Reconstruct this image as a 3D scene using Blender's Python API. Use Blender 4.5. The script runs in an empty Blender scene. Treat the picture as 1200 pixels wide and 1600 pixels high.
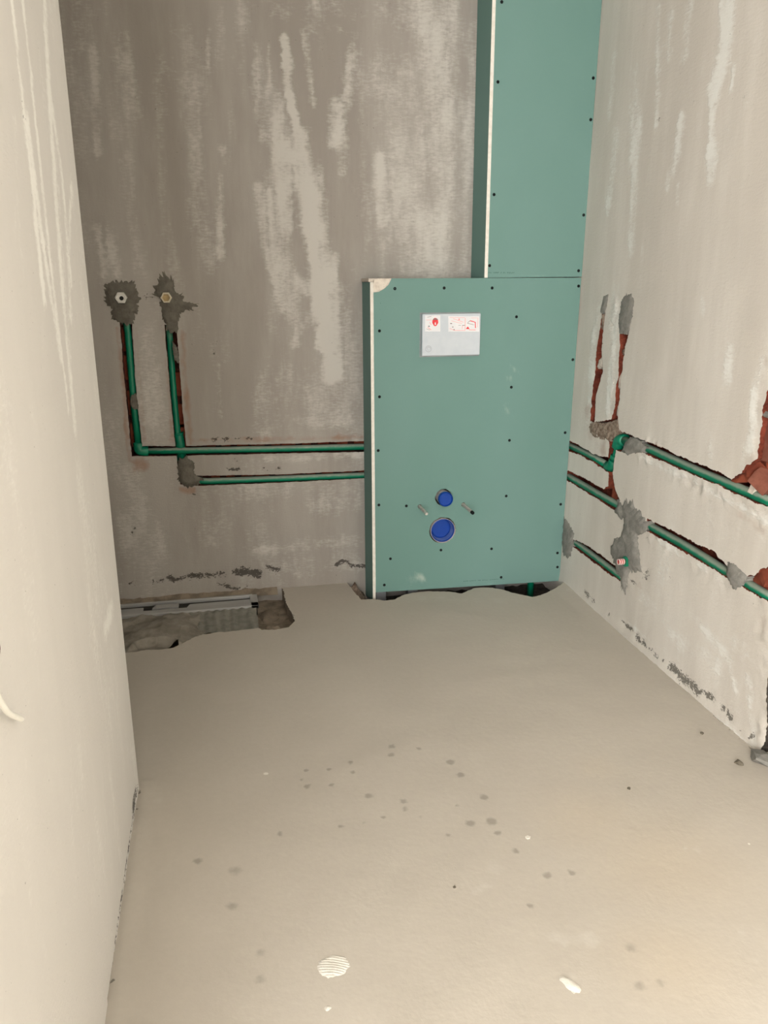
import bpy, bmesh, math, random
import numpy as np
from mathutils import Vector, noise, geometry
from math import sin, cos, pi, radians

random.seed(7)
SC = bpy.context.scene
COL = SC.collection

# ------------------------------------------------------------------ camera
F_PX, PITCH, YAW, ROLL = 1259.46, .2798, .2021, -.0046      # 1200 x 1600 frame
EYE = Vector((0, 0, 1.2))
FW = Vector((sin(YAW)*cos(PITCH), cos(YAW)*cos(PITCH), -sin(PITCH)))
_r = Vector((cos(YAW), -sin(YAW), 0)); _u = _r.cross(FW)
RT = _r*cos(ROLL) + _u*sin(ROLL)
UP = _u*cos(ROLL) - _r*sin(ROLL)
cam_d = bpy.data.cameras.new('camera'); cam = bpy.data.objects.new('camera', cam_d); COL.objects.link(cam)
from mathutils import Matrix
cam.matrix_world = Matrix(((RT.x, UP.x, -FW.x, EYE.x), (RT.y, UP.y, -FW.y, EYE.y), (RT.z, UP.z, -FW.z, EYE.z), (0, 0, 0, 1)))
cam_d.sensor_fit = 'VERTICAL'; cam_d.sensor_height = 36; cam_d.lens = 36*F_PX/1600; cam_d.clip_start = .02
SC.camera = cam

# ------------------------------------------------------------------ light
SC.view_settings.view_transform = 'Standard'; SC.view_settings.look = 'None'
SC.view_settings.gamma = 1; SC.view_settings.use_curve_mapping = False
SC.view_settings.exposure = .06
w = bpy.data.worlds.new('sky'); SC.world = w; w.use_nodes = True
w.node_tree.nodes['Background'].inputs[0].default_value = (.80, .88, 1, 1)
w.node_tree.nodes['Background'].inputs[1].default_value = 1.0

def area(name, loc, aim, sx, sy, power, col):
    l = bpy.data.lights.new(name, 'AREA'); l.shape = 'RECTANGLE'; l.size = sx; l.size_y = sy
    l.energy = power; l.color = col
    o = bpy.data.objects.new(name, l); COL.objects.link(o); o.location = loc
    o.rotation_euler = (Vector(aim)-Vector(loc)).to_track_quat('-Z', 'Y').to_euler()
    return o
# daylight entering through the windows of the room behind the camera
WINDOWS = [(-1.6, -.4, .3, 2.3)]                 # x0, x1, z0, z1 of the opening in the wall at y = -2.5
LEFT_WINDOW = (-2.2, -.2, .4, 2.2)               # y0, y1, z0, z1 of the opening in the wall at x = -3
DAY = (1, .99, .985)
area('window_daylight', (-1.0, -2.56, 1.3), (-1.0, 0, 1.3), 1.2, 2.0, 172, DAY)
area('window_daylight', (-3.06, -1.2, 1.3), (0, -1.2, 1.3), 2.0, 1.8, 235, DAY)

# ------------------------------------------------------------------ pixel -> plane
class Plane:
    def __init__(s, o, u, v, n):
        s.o = Vector(o); s.u = Vector(u); s.v = Vector(v); s.n = Vector(n).normalized()
    def P(s, a, b, h=0): return s.o + s.u*a + s.v*b + s.n*h
    def at(s, px, py, h=0):
        """plane coordinates of the photograph's pixel on this plane (raised by h)"""
        d = FW*F_PX + RT*(px-600) - UP*(py-800)
        o = s.o + s.n*h
        t = (o-EYE).dot(s.n)/d.dot(s.n)
        q = EYE + d*t - o
        # u, v may not be orthogonal to each other, but nearly so
        uu, vv, uv = s.u.dot(s.u), s.v.dot(s.v), s.u.dot(s.v)
        a, b = q.dot(s.u), q.dot(s.v); D = uu*vv-uv*uv
        return ((a*vv-b*uv)/D, (b*uu-a*uv)/D)
    def pt(s, px, py, h=0):
        a, b = s.at(px, py, h); return s.P(a, b, h)
    def poly(s, pts): return [s.at(*p) for p in pts]

Y_PANEL, Y_BACK, X_RIGHT, LEAN, X_LEFT, Y_LEFT_END = 2.9242, 3.0881, 1.3424, .0139, -.249, 1.813
X_BOX, X_COL, Z_TOP, CEIL = .5525, .9765, 1.2066, 2.7
BACK = Plane((0, Y_BACK, 0), (1, 0, 0), (0, 0, 1), (0, -1, 0))
RIGHT = Plane((X_RIGHT, 0, 0), (0, 1, 0), (LEAN, 0, 1), (-1, 0, LEAN))
LEFT = Plane((X_LEFT, 0, 0), (0, 1, 0), (0, 0, 1), (1, 0, 0))
FLOOR = Plane((0, 0, 0), (1, 0, 0), (0, 1, 0), (0, 0, 1))
PANEL = Plane((0, Y_PANEL, 0), (1, 0, 0), (0, 0, 1), (0, -1, 0))

# ------------------------------------------------------------------ materials
class NT:
    def __init__(s, name):
        s.m = bpy.data.materials.new(name); s.m.use_nodes = True
        s.t = s.m.node_tree; s.b = s.t.nodes['Principled BSDF']
    def n(s, typ, **kw):
        nd = s.t.nodes.new(typ)
        for k, v in kw.items(): setattr(nd, k, v)
        return nd
    def link(s, a, b): s.t.links.new(a, b)
    def put(s, sock, val):
        if hasattr(val, 'is_output') or hasattr(val, 'links'): s.link(val, sock)
        else: sock.default_value = val
    def coord(s, scale=(1, 1, 1)):
        tc = s.n('ShaderNodeNewGeometry'); mp = s.n('ShaderNodeMapping'); mp.inputs['Scale'].default_value = scale
        s.link(tc.outputs['Position'], mp.inputs['Vector']); return mp.outputs[0]
    def noise(s, scale, detail=4, rough=.55, stretch=(1, 1, 1), dist=0):
        nd = s.n('ShaderNodeTexNoise'); nd.inputs['Scale'].default_value = scale
        nd.inputs['Detail'].default_value = detail; nd.inputs['Roughness'].default_value = rough
        nd.inputs['Distortion'].default_value = dist
        s.link(s.coord(stretch), nd.inputs['Vector']); return nd.outputs['Fac']
    def attr(s, name):
        nd = s.n('ShaderNodeAttribute'); nd.attribute_name = name; return nd.outputs['Fac']
    def math(s, op, a, b=0, c=0, clamp=False):
        nd = s.n('ShaderNodeMath', operation=op); nd.use_clamp = clamp
        s.put(nd.inputs[0], a); s.put(nd.inputs[1], b); s.put(nd.inputs[2], c); return nd.outputs[0]
    def step(s, x, lo, hi, a=0, b=1):
        nd = s.n('ShaderNodeMapRange'); nd.interpolation_type = 'SMOOTHSTEP'
        s.put(nd.inputs[0], x)
        for i, v in zip((1, 2, 3, 4), (lo, hi, a, b)): nd.inputs[i].default_value = v
        return nd.outputs[0]
    def mix(s, f, a, b):
        nd = s.n('ShaderNodeMix', data_type='RGBA')
        s.put(nd.inputs[0], f); s.put(nd.inputs[6], a if not isinstance(a, tuple) else (*a, 1)); s.put(nd.inputs[7], b if not isinstance(b, tuple) else (*b, 1))
        return nd.outputs[2]
    def bump(s, h, dist, strength=1, prev=None):
        nd = s.n('ShaderNodeBump'); nd.inputs['Distance'].default_value = dist; nd.inputs['Strength'].default_value = strength
        s.put(nd.inputs['Height'], h)
        if prev is not None: s.link(prev, nd.inputs['Normal'])
        return nd.outputs[0]
    def done(s, col, rough=.8, normal=None, metal=0, spec=.3):
        s.put(s.b.inputs['Base Color'], col if not isinstance(col, tuple) else (*col, 1))
        s.put(s.b.inputs['Roughness'], rough); s.put(s.b.inputs['Metallic'], metal)
        s.b.inputs['Specular IOR Level'].default_value = spec
        if normal is not None: s.link(normal, s.b.inputs['Normal'])
        return s.m

def lin(r, g, b):
    f = lambda c: (c/255/12.92) if c/255 <= .04045 else ((c/255+.055)/1.055)**2.4
    return (f(r), f(g), f(b))

def wall_material(name, base, base2, pale, streak=(1, 1, .18), rust=(.30, .13, .06), pit=(.05, .043, .035), mottling=.5, ambient=1.5):
    t = NT(name)
    big = t.noise(2.2, 5, .6, streak)
    fine = t.noise(14, 6, .65, streak)
    hat = t.noise(48, 4, .65, (1, 1, 3.0))
    zone = t.noise(5.5, 5, .62, (1, 1, .45))
    c = t.mix(t.step(t.math('ADD', big, t.math('MULTIPLY', t.math('SUBTRACT', fine, .5), mottling)), .35, .68), base, base2)
    sm = t.attr('smear')
    field = t.math('ADD', sm, t.math('ADD', t.math('MULTIPLY', t.math('SUBTRACT', fine, .5), .9), t.math('MULTIPLY', t.math('SUBTRACT', hat, .5), 1.0)))
    amb = t.math('ADD', field, t.math('ADD', t.math('MULTIPLY', t.math('SUBTRACT', big, .5), 1.0), t.math('MULTIPLY', t.math('SUBTRACT', zone, .46), ambient)))
    c = t.mix(t.math('MULTIPLY', t.step(amb, .16, .92), .90), c, pale)
    c = t.mix(t.math('MULTIPLY', t.step(t.math('ADD', t.attr('rust'), t.math('MULTIPLY', t.math('SUBTRACT', zone, .5), 1.6)), .25, 1.05), .5), c, rust)
    pm = t.step(t.math('ADD', t.attr('pit'), t.math('MULTIPLY', t.math('SUBTRACT', t.noise(105, 4, .7, (1, 1, 1.6)), .5), 2.6)), .48, .62)
    c = t.mix(t.math('MULTIPLY', pm, .85), c, pit)
    nrm = t.bump(t.noise(160, 3, .6), .0012, .5)
    nrm = t.bump(t.math('ADD', hat, t.math('MULTIPLY', t.step(amb, .34, .60), .6)), .0015, .6, nrm)
    nrm = t.bump(pm, .004, -.9, nrm)
    return t.done(c, .88, nrm, spec=.2)

M = {}
M['back'] = wall_material('grey_cement_plaster', lin(156, 149, 141), lin(171, 165, 157), lin(203, 199, 191), ambient=1.7)
M['right'] = wall_material('pale_gypsum_plaster', lin(211, 204, 194), lin(224, 218, 209), lin(238, 237, 231), pit=(.12, .11, .09), mottling=.4)
M['white_ceiling'] = wall_material('white_painted_plaster', lin(236, 233, 227), lin(240, 238, 232), lin(244, 242, 238), mottling=.2)
M['left'] = wall_material('cream_gypsum_plaster', lin(215, 211, 205), lin(220, 216, 210), lin(243, 241, 235), streak=(1, 1, .35), mottling=.3)

def floor_material():
    t = NT('beige_screed')
    big = t.noise(1.3, 4, .5); mid = t.noise(7, 5, .6); fine = t.noise(60, 4, .65)
    c = t.mix(t.step(t.math('ADD', big, t.math('MULTIPLY', t.math('SUBTRACT', mid, .5), .5)), .32, .7), lin(189, 181, 169), lin(195, 187, 175))
    c = t.mix(t.math('MULTIPLY', t.attr('warm'), .5), c, lin(197, 180, 155))
    c = t.mix(t.math('MULTIPLY', t.step(t.math('ADD', t.attr('pale'), t.math('MULTIPLY', t.math('SUBTRACT', mid, .5), .9)), .25, .8), .6), c, lin(206, 200, 190))
    dm = t.step(t.math('ADD', t.attr('damp'), t.math('MULTIPLY', t.math('SUBTRACT', fine, .5), .5)), .2, .9)
    c = t.mix(t.math('MULTIPLY', dm, .55), c, lin(126, 119, 108))
    pm = t.step(t.math('ADD', t.attr('pit'), t.math('MULTIPLY', t.math('SUBTRACT', t.noise(90, 4, .7), .5), 1.5)), .5, .7)
    c = t.mix(t.math('MULTIPLY', pm, .8), c, (.09, .08, .065))
    c = t.mix(t.math('MULTIPLY', t.step(fine, .2, .8), .12), c, lin(156, 147, 134))
    nrm = t.bump(fine, .0012, .35)
    nrm = t.bump(t.noise(18, 5, .6), .004, .25, nrm)
    nrm = t.bump(pm, .004, -.8, nrm)
    return t.done(c, t.step(mid, .2, .8, .62, .8), nrm, spec=.3)
M['floor'] = floor_material()

def simple(name, c1, c2, scale=30, rough=.7, bump=.0, bscale=80, metal=0, spec=.3, stretch=(1, 1, 1)):
    t = NT(name)
    c = t.mix(t.step(t.noise(scale, 4, .6, stretch), .35, .65), c1, c2)
    return t.done(c, rough, t.bump(t.noise(bscale, 4, .65), bump, .8) if bump else None, metal, spec)
M['mortar'] = simple('fresh_grey_mortar', lin(98, 93, 84), lin(114, 109, 99), 40, .92, .003, 120)
M['mortar_light'] = simple('light_grey_mortar', lin(128, 126, 120), lin(146, 143, 136), 40, .92, .003, 120)
M['plaster_edge'] = simple('broken_plaster', lin(196, 186, 174), lin(216, 206, 194), 40, .92, .003, 90)
M['rubble'] = simple('crumbly_mortar', lin(120, 100, 86), lin(165, 148, 132), 60, .95, .006, 90)
M['bed'] = simple('rough_concrete_bed', lin(118, 106, 92), lin(146, 133, 116), 22, .95, .006, 60)
M['void'] = simple('dark_subfloor', lin(52, 48, 44), lin(80, 74, 66), 22, .95, .006, 60)
M['chase'] = simple('cut_brick_and_dust', lin(84, 36, 24), lin(128, 62, 44), 26, .95, .005, 70)
M['chase_dark'] = simple('cut_brick_dark', lin(58, 28, 22), lin(96, 48, 36), 26, .95, .005, 70)
M['brick'] = simple('red_clay_brick', lin(112, 52, 36), lin(140, 72, 50), 18, .9, .002, 90)
M['brick_dusty'] = simple('dusty_red_clay_brick', lin(116, 68, 54), lin(138, 86, 70), 18, .9, .002, 90)
def board_material():
    t = NT('green_board_paper')
    c = t.mix(t.step(t.noise(2.5, 3, .5, (1, 1, .5)), .35, .65), lin(109, 144, 136), lin(113, 147, 140))
    c = t.mix(t.math('MULTIPLY', t.step(t.math('ADD', t.attr('dust'), t.math('MULTIPLY', t.math('SUBTRACT', t.noise(40, 5, .7, (1, 1, .4)), .5), 1.2)), .35, 1.1), .55), c, lin(200, 208, 198))
    return t.done(c, .72, t.bump(t.noise(220, 2, .5), .0003, .5), spec=.3)
M['board'] = board_material()
M['gypsum'] = simple('white_gypsum_core', lin(226, 220, 208), lin(236, 231, 221), 60, .9, .001, 200)
M['gypsum_torn'] = simple('torn_gypsum_core', lin(208, 196, 182), lin(228, 218, 204), 60, .9, .002, 200)
M['screw'] = simple('black_phosphate', (.006, .008, .008), (.010, .012, .012), 200, .75, spec=.15)
def pipe_material():
    t = NT('green_plastic_pipe')
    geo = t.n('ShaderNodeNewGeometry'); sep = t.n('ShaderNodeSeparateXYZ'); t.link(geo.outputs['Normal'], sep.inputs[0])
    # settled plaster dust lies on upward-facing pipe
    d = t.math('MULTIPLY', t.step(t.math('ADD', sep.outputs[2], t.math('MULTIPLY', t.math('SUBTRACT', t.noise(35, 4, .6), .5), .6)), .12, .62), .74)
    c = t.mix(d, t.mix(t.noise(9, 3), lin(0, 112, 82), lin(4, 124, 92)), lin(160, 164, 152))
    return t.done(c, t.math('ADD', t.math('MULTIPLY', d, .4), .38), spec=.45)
M['pipe'] = pipe_material()
M['fitting'] = simple('green_plastic_fitting', lin(0, 108, 80), lin(8, 128, 96), 20, .4, spec=.45)
M['nickel'] = simple('nickel_plated_brass', (.62, .60, .56), (.72, .70, .66), 60, .35, metal=.9)
M['cream_nut'] = simple('cream_plastic_plug', lin(206, 196, 170), lin(216, 206, 182), 60, .5)
M['tan_plug'] = simple('tan_plug', lin(168, 144, 100), lin(182, 158, 112), 60, .6)
M['black'] = simple('hollow_shade_black', (.006, .006, .006), (.01, .01, .01), 60, .8)  # black colour stands for the shade inside holes
M['cover'] = simple('grey_white_plastic', lin(196, 203, 209), lin(202, 208, 213), 20, .45)
M['sticker'] = simple('white_sticker', lin(226, 226, 228), lin(232, 231, 232), 20, .5)
M['red_print'] = simple('red_print', lin(226, 60, 66), lin(232, 74, 80), 60, .6)
M['pink_print'] = simple('pink_print', lin(236, 150, 150), lin(240, 164, 162), 60, .6)
M['grey_print'] = simple('grey_print', lin(120, 112, 112), lin(140, 130, 130), 60, .6)
M['logo_print'] = simple('logo_print', lin(150, 154, 160), lin(160, 164, 170), 60, .6)
M['ink'] = simple('dark_ink', lin(60, 96, 90), lin(74, 108, 102), 60, .7)
M['blue'] = simple('blue_plastic_cap', lin(0, 60, 150), lin(2, 66, 158), 20, .35, spec=.5)
M['blue_pale'] = simple('pale_blue_plastic', lin(80, 104, 168), lin(108, 124, 172), 20, .4, spec=.5)
M['sleeve'] = simple('grey_pipe_sleeve', lin(178, 172, 170), lin(196, 190, 186), 40, .5)
M['zinc'] = simple('zinc_threaded_rod', (.50, .49, .46), (.62, .60, .56), 80, .42, metal=.7)
M['drain'] = simple('brushed_steel', (.50, .50, .49), (.58, .58, .57), 12, .45, metal=.55, stretch=(.1, 1, 1))
M['drain_dark'] = simple('channel_groove_shade', (.04, .037, .033), (.06, .055, .05), 12, .8)  # near-black colour paints the shade in the drain grooves
M['fleece'] = simple('grey_sealing_fleece', lin(126, 124, 115), lin(146, 143, 133), 30, .95, .001, 300)
M['membrane'] = simple('dusty_grey_sheet', lin(128, 121, 110), lin(156, 149, 137), 14, .85, .003, 40)
M['profile'] = simple('galvanised_profile', (.25, .26, .27), (.32, .33, .34), 20, .5, metal=.7)
M['white_cable'] = simple('white_cable_sheath', lin(240, 238, 228), lin(246, 244, 236), 30, .4)
M['copper'] = simple('dull_wire_end', lin(120, 90, 66), lin(140, 106, 78), 60, .5, metal=.4)
M['dab'] = simple('white_plaster', lin(216, 211, 200), lin(226, 221, 211), 40, .9, .002, 120)
M['stone'] = simple('dark_crumb', lin(96, 90, 78), lin(126, 118, 104), 60, .9, .002, 120)
M['red_plastic'] = simple('red_plastic', lin(206, 60, 56), lin(216, 74, 70), 30, .4)
M['pale_plastic'] = simple('pale_pink_plastic', lin(222, 196, 190), lin(230, 206, 200), 30, .4)

# ------------------------------------------------------------------ object helpers
WL = {}
def setp(o, label=None, cat=None, group=None, kind=None):
    for k, v in (('label', label), ('category', cat), ('group', group), ('kind', kind)):
        if v: o[k] = v
    return o
def empty(name, loc, label, cat, group=None):
    o = bpy.data.objects.new(name, None); COL.objects.link(o); o.location = loc; o.empty_display_size = .05
    WL[o] = Vector(loc); return setp(o, label, cat, group)
def link_mesh(name, verts, faces, mats, parent=None, idx=None, smooth=False, attrs=None, origin=None):
    V = np.array([tuple(v) for v in verts], dtype=float)
    lo, hi = V.min(0), V.max(0)
    org = Vector(origin) if origin is not None else Vector(((lo[0]+hi[0])/2, (lo[1]+hi[1])/2, lo[2]))
    me = bpy.data.meshes.new(name)
    me.from_pydata((V-np.array(org)).tolist(), [], [tuple(f) for f in faces])
    for m in (mats if isinstance(mats, (list, tuple)) else [mats]): me.materials.append(M[m])
    if idx is not None: me.polygons.foreach_set('material_index', idx)
    if smooth: me.polygons.foreach_set('use_smooth', [True]*len(me.polygons))
    for k, a in (attrs or {}).items():
        at = me.attributes.new(k, 'FLOAT', 'POINT'); at.data.foreach_set('value', np.asarray(a, dtype=np.float32))
    me.update()
    o = bpy.data.objects.new(name, me); COL.objects.link(o)
    WL[o] = org
    if parent is not None: o.parent = parent; o.location = org - WL[parent]
    else: o.location = org
    return o
def from_bm(name, bm, mats, parent=None, smooth=False):
    bmesh.ops.recalc_face_normals(bm, faces=bm.faces)
    bm.verts.index_update()
    vs = [v.co.copy() for v in bm.verts]; fs = [[v.index for v in f.verts] for f in bm.faces]; ix = [f.material_index for f in bm.faces]
    bm.free()
    return link_mesh(name, vs, fs, mats, parent, ix, smooth)
def box_bm(lo, hi, bevel=0, seg=2, bm=None):
    b = bmesh.new()
    r = bmesh.ops.create_cube(b, size=1)
    for v in r['verts']:
        v.co = Vector([lo[i]+(v.co[i]+.5)*(hi[i]-lo[i]) for i in range(3)])
    if bevel: bmesh.ops.bevel(b, geom=b.edges[:], offset=bevel, segments=seg, affect='EDGES', profile=.5)
    if bm is None: return b
    me = bpy.data.meshes.new('t'); b.to_mesh(me); b.free(); bm.from_mesh(me); bpy.data.meshes.remove(me); return bm
def box(name, lo, hi, mat, parent=None, bevel=.001): return from_bm(name, box_bm(lo, hi, bevel), mat, parent)
def frame_axes(d):
    d = Vector(d).normalized(); a = Vector((0, 0, 1)) if abs(d.z) < .9 else Vector((1, 0, 0))
    x = d.cross(a).normalized(); return x, d.cross(x).normalized()
def fillet(pts, r, n=6):
    pts = [Vector(p) for p in pts]; out = [pts[0]]
    for i in range(1, len(pts)-1):
        a, b, c = pts[i-1], pts[i], pts[i+1]
        u, v = (a-b).normalized(), (c-b).normalized()
        q = min(r, (a-b).length*.45, (c-b).length*.45)
        for k in range(n+1):
            t = k/n; out.append((b+u*q)*(1-t)**2 + b*2*t*(1-t) + (b+v*q)*t*t)
    out.append(pts[-1]); return out
def tube_data(pts, rad, n=18, cap=True):
    pts = [Vector(p) for p in pts]; vs = []; fs = []
    x = None
    for i, p in enumerate(pts):
        d = (pts[min(i+1, len(pts)-1)]-pts[max(i-1, 0)]).normalized()
        if x is None: x, y = frame_axes(d)
        else:
            x = (x-d*x.dot(d)).normalized(); y = d.cross(x)
        rr = rad[i] if isinstance(rad, (list, tuple)) else rad
        for k in range(n):
            a = 2*pi*k/n; vs.append(p+x*cos(a)*rr+y*sin(a)*rr)
    for i in range(len(pts)-1):
        for k in range(n):
            k2 = (k+1) % n; fs.append((i*n+k, i*n+k2, (i+1)*n+k2, (i+1)*n+k))
    if cap:
        fs.append(tuple(range(n-1, -1, -1))); fs.append(tuple((len(pts)-1)*n+k for k in range(n)))
    return vs, fs
def tube(name, pts, rad, mat, parent=None, n=18):
    vs, fs = tube_data(pts, rad, n)
    o = link_mesh(name, vs, fs, mat, parent, smooth=True)
    return o
def lathe(name, base, axis, prof, mats, parent=None, n=32, idx=None, smooth=True):
    """prof: list of (distance along axis, radius)"""
    base = Vector(base); ax = Vector(axis).normalized(); x, y = frame_axes(ax); vs = []; fs = []; ix = []
    for h, r in prof:
        for k in range(n):
            a = 2*pi*k/n; vs.append(base+ax*h+x*cos(a)*r+y*sin(a)*r)
    for i in range(len(prof)-1):
        for k in range(n):
            k2 = (k+1) % n; fs.append((i*n+k, i*n+k2, (i+1)*n+k2, (i+1)*n+k)); ix.append(idx[i] if idx else 0)
    o = link_mesh(name, vs, fs, mats, parent, ix, smooth)
    me = o.data; bm = bmesh.new(); bm.from_mesh(me); bmesh.ops.remove_doubles(bm, verts=bm.verts, dist=1e-6)
    bmesh.ops.recalc_face_normals(bm, faces=bm.faces)
    for e in bm.edges:
        if len(e.link_faces) == 2 and e.calc_face_angle() > .6: e.smooth = False
    bm.to_mesh(me); bm.free()
    return o

# ------------------------------------------------------------------ ragged sheets with cut-outs
def resample(poly, step, jit, seed=0, closed=True, protect=None):
    out = []; rnd = random.Random(seed); n = len(poly)
    for i in range(n if closed else n-1):
        a, b = Vector(poly[i]), Vector(poly[(i+1) % n]); L = (b-a).length; k = max(1, int(round(L/step)))
        nn = Vector((-(b-a).y, (b-a).x)).normalized() if L > 1e-9 else Vector((0, 0))
        for j in range(k):
            p = a.lerp(b, j/k)
            q = Vector((p.x*18+seed, p.y*18, seed*1.7))
            s = noise.noise(q)*.9 + noise.noise(q*3.1)*.7 + (rnd.random()-.5)*.9
            out.append(tuple(p + nn*s*jit))
    return out
def inside(poly, X, Y):
    X = np.asarray(X); Y = np.asarray(Y); r = np.zeros(X.shape, bool); n = len(poly)
    for i in range(n):
        x0, y0 = poly[i]; x1, y1 = poly[(i+1) % n]
        if y0 == y1: continue
        c = ((y0 > Y) != (y1 > Y)) & (X < (x1-x0)*(Y-y0)/(y1-y0)+x0)
        r ^= c
    return r
def segdist(poly, X, Y):
    d = np.full(np.asarray(X).shape, 1e9); n = len(poly)
    for i in range(n-1):
        (ax, ay), (bx, by) = poly[i], poly[i+1]
        L = (bx-ax)**2+(by-ay)**2+1e-12
        t = np.clip(((X-ax)*(bx-ax)+(Y-ay)*(by-ay))/L, 0, 1)
        d = np.minimum(d, np.hypot(X-ax-t*(bx-ax), Y-ay-t*(by-ay)))
    return d
def strokes(plane, lst, U, V, warp=.9, patchy=.55):
    """lst: (pixel polyline, half width in pixels, strength) -> field over the plane"""
    r = np.zeros(U.shape)
    NZ = np.array([(noise.noise(Vector((u*7, v*5, 11))), noise.noise(Vector((u*7, v*5, 23))), noise.noise(Vector((u*26, v*11, 31))), noise.noise(Vector((u*60, v*60, 41)))) for u, v in zip(U, V)])
    U0, V0 = U, V
    for pts, wpx, s in lst:
        P = [plane.at(*p) for p in pts]
        if len(P) == 1: P = P*2
        mx, my = pts[len(pts)//2]
        # metres per pixel across the plane near the stroke (narrowest direction for lines)
        a = Vector(plane.at(mx, my)); e1 = (Vector(plane.at(mx+1, my))-a).length; e2 = (Vector(plane.at(mx, my+1))-a).length
        dx, dy = abs(pts[-1][0]-pts[0][0]), abs(pts[-1][1]-pts[0][1])
        e = e1 if dy > dx else e2
        if len(pts) == 1: e = min(e1, e2)
        q = warp*wpx*e
        d = segdist(P, U0+q*(NZ[:, 0]*.5+NZ[:, 3]*.35), V0+q*(NZ[:, 1]*.5+NZ[:, 3]*.35))
        k = np.clip(1-d/(wpx*e), 0, 1); r = np.maximum(r, s*np.clip(k*1.6, 0, 1)*(1+patchy*NZ[:, 2]))
    return r
def fill_cdt(loops, pts, outer_first=True):
    """triangulate region inside loops[0] and outside the others"""
    vs = []; es = []
    for L in loops:
        b = len(vs); vs += [Vector(p) for p in L]; es += [(b+i, b+(i+1) % len(L)) for i in range(len(L))]
    vs += [Vector(p) for p in pts]
    V, _, Fc, *_ = geometry.delaunay_2d_cdt(vs, es, [], 0, 1e-6)
    V = np.array([(v.x, v.y) for v in V]); Fc = np.array([f for f in Fc if len(f) == 3])
    c = V[Fc].mean(1)
    keep = inside(loops[0], c[:, 0], c[:, 1])
    for L in loops[1:]: keep &= ~inside(L, c[:, 0], c[:, 1])
    return V, Fc[keep]
def orient(V, Fc, plane):
    a, b, c = V[Fc[:, 0]], V[Fc[:, 1]], V[Fc[:, 2]]
    s = (b[:, 0]-a[:, 0])*(c[:, 1]-a[:, 1])-(b[:, 1]-a[:, 1])*(c[:, 0]-a[:, 0])
    flip = plane.u.cross(plane.v).dot(plane.n) < 0
    w_ = (s < 0) != flip
    Fc = Fc.copy(); Fc[w_] = Fc[w_][:, ::-1]; return Fc
def sheet(name, plane, outer, holes, mat, spacing=.016, fine=None, amp=.0015, fields=None, relief=None, outer_loop=None):
    """a plaster or screed skin with ragged cut-outs.  holes: (loop in uv, depth, material, bottom roughness)"""
    u0, v0, u1, v1 = outer; rnd = np.random.RandomState(3)
    def grid(a0, b0, a1, b1, s):
        A, B = np.meshgrid(np.arange(a0+s/2, a1, s), np.arange(b0+s/2, b1, s)); A = A.ravel(); B = B.ravel()
        return A+rnd.uniform(-.3, .3, A.shape)*s, B+rnd.uniform(-.3, .3, A.shape)*s
    if fine:
        fu0, fv0, fu1, fv1 = fine
        A, B = grid(u0, v0, u1, v1, .12); k = ~((A > fu0) & (A < fu1) & (B > fv0) & (B < fv1)); A, B = A[k], B[k]
        C, D = grid(fu0, fv0, fu1, fv1, spacing); A = np.concatenate([A, C]); B = np.concatenate([B, D])
    else: A, B = grid(u0, v0, u1, v1, spacing)
    for h in holes:
        L = h[0]; k = ~inside(L, A, B); A, B = A[k], B[k]
        k = segdist(list(L)+[L[0]], A, B) > .0022; A, B = A[k], B[k]
    ol = outer_loop or [(u0, v0), (u1, v0), (u1, v1), (u0, v1)]
    k = inside(ol, A, B); A, B = A[k], B[k]
    loops = [ol]+[h[0] for h in holes]
    V, Fc = fill_cdt(loops, list(zip(A, B))); Fc = orient(V, Fc, plane)
    def hgt(u, v): return amp*(noise.noise(Vector((u*2.3, v*2.3, 5)))*1.6+noise.noise(Vector((u*9, v*9, 9)))*.7)
    H = np.array([hgt(u, v) for u, v in V])
    at = {k: f(V[:, 0], V[:, 1]) for k, f in (fields or {}).items()}
    if 'pit' in at: H = H-.004*np.clip(at['pit'], 0, 1)
    if relief is not None: H = H+relief(V[:, 0], V[:, 1])
    verts = [plane.P(V[i, 0], V[i, 1], H[i]) for i in range(len(V))]
    faces = [tuple(f) for f in Fc]; idx = [0]*len(faces); mats = [mat]
    base = {k: list(a) for k, a in at.items()}
    for L, depth, hm, rough in holes:
        if hm not in mats: mats.append(hm)
        mi = mats.index(hm); n = len(L); b = len(verts)
        rel = relief(np.array([p[0] for p in L]), np.array([p[1] for p in L])) if relief is not None else np.zeros(n)
        for (u, v), rr in zip(L, rel): verts.append(plane.P(u, v, hgt(u, v)+rr+.0003))
        cu, cv = np.mean([p[0] for p in L]), np.mean([p[1] for p in L])
        for (u, v) in L: verts.append(plane.P(u, v, -depth*.5+rough*noise.noise(Vector((u*40, v*40, 1)))))
        for (u, v) in L: verts.append(plane.P(u, v, -depth+rough*noise.noise(Vector((u*30, v*30, 2)))))
        for r in range(2):
            for i in range(n):
                j = (i+1) % n; faces.append((b+r*n+i, b+r*n+j, b+(r+1)*n+j, b+(r+1)*n+i)); idx.append(mi)
        lu0, lv0 = min(p[0] for p in L), min(p[1] for p in L); lu1, lv1 = max(p[0] for p in L), max(p[1] for p in L)
        s = max(.012, math.sqrt((lu1-lu0)*(lv1-lv0)/900)); A, B = grid(lu0, lv0, lu1, lv1, s)
        k = inside(L, A, B); A, B = A[k], B[k]
        V2, F2 = fill_cdt([L], list(zip(A, B))); F2 = orient(V2, F2, plane); b2 = len(verts)
        for u, v in V2: verts.append(plane.P(u, v, -depth+rough*noise.noise(Vector((u*30, v*30, 2)))))
        for f in F2: faces.append(tuple(b2+q for q in f)); idx.append(mi)
        for k_ in base: base[k_] += [0]*(len(verts)-len(base[k_]))
    o = link_mesh(name, verts, faces, mats, None, idx, False, base)
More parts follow.
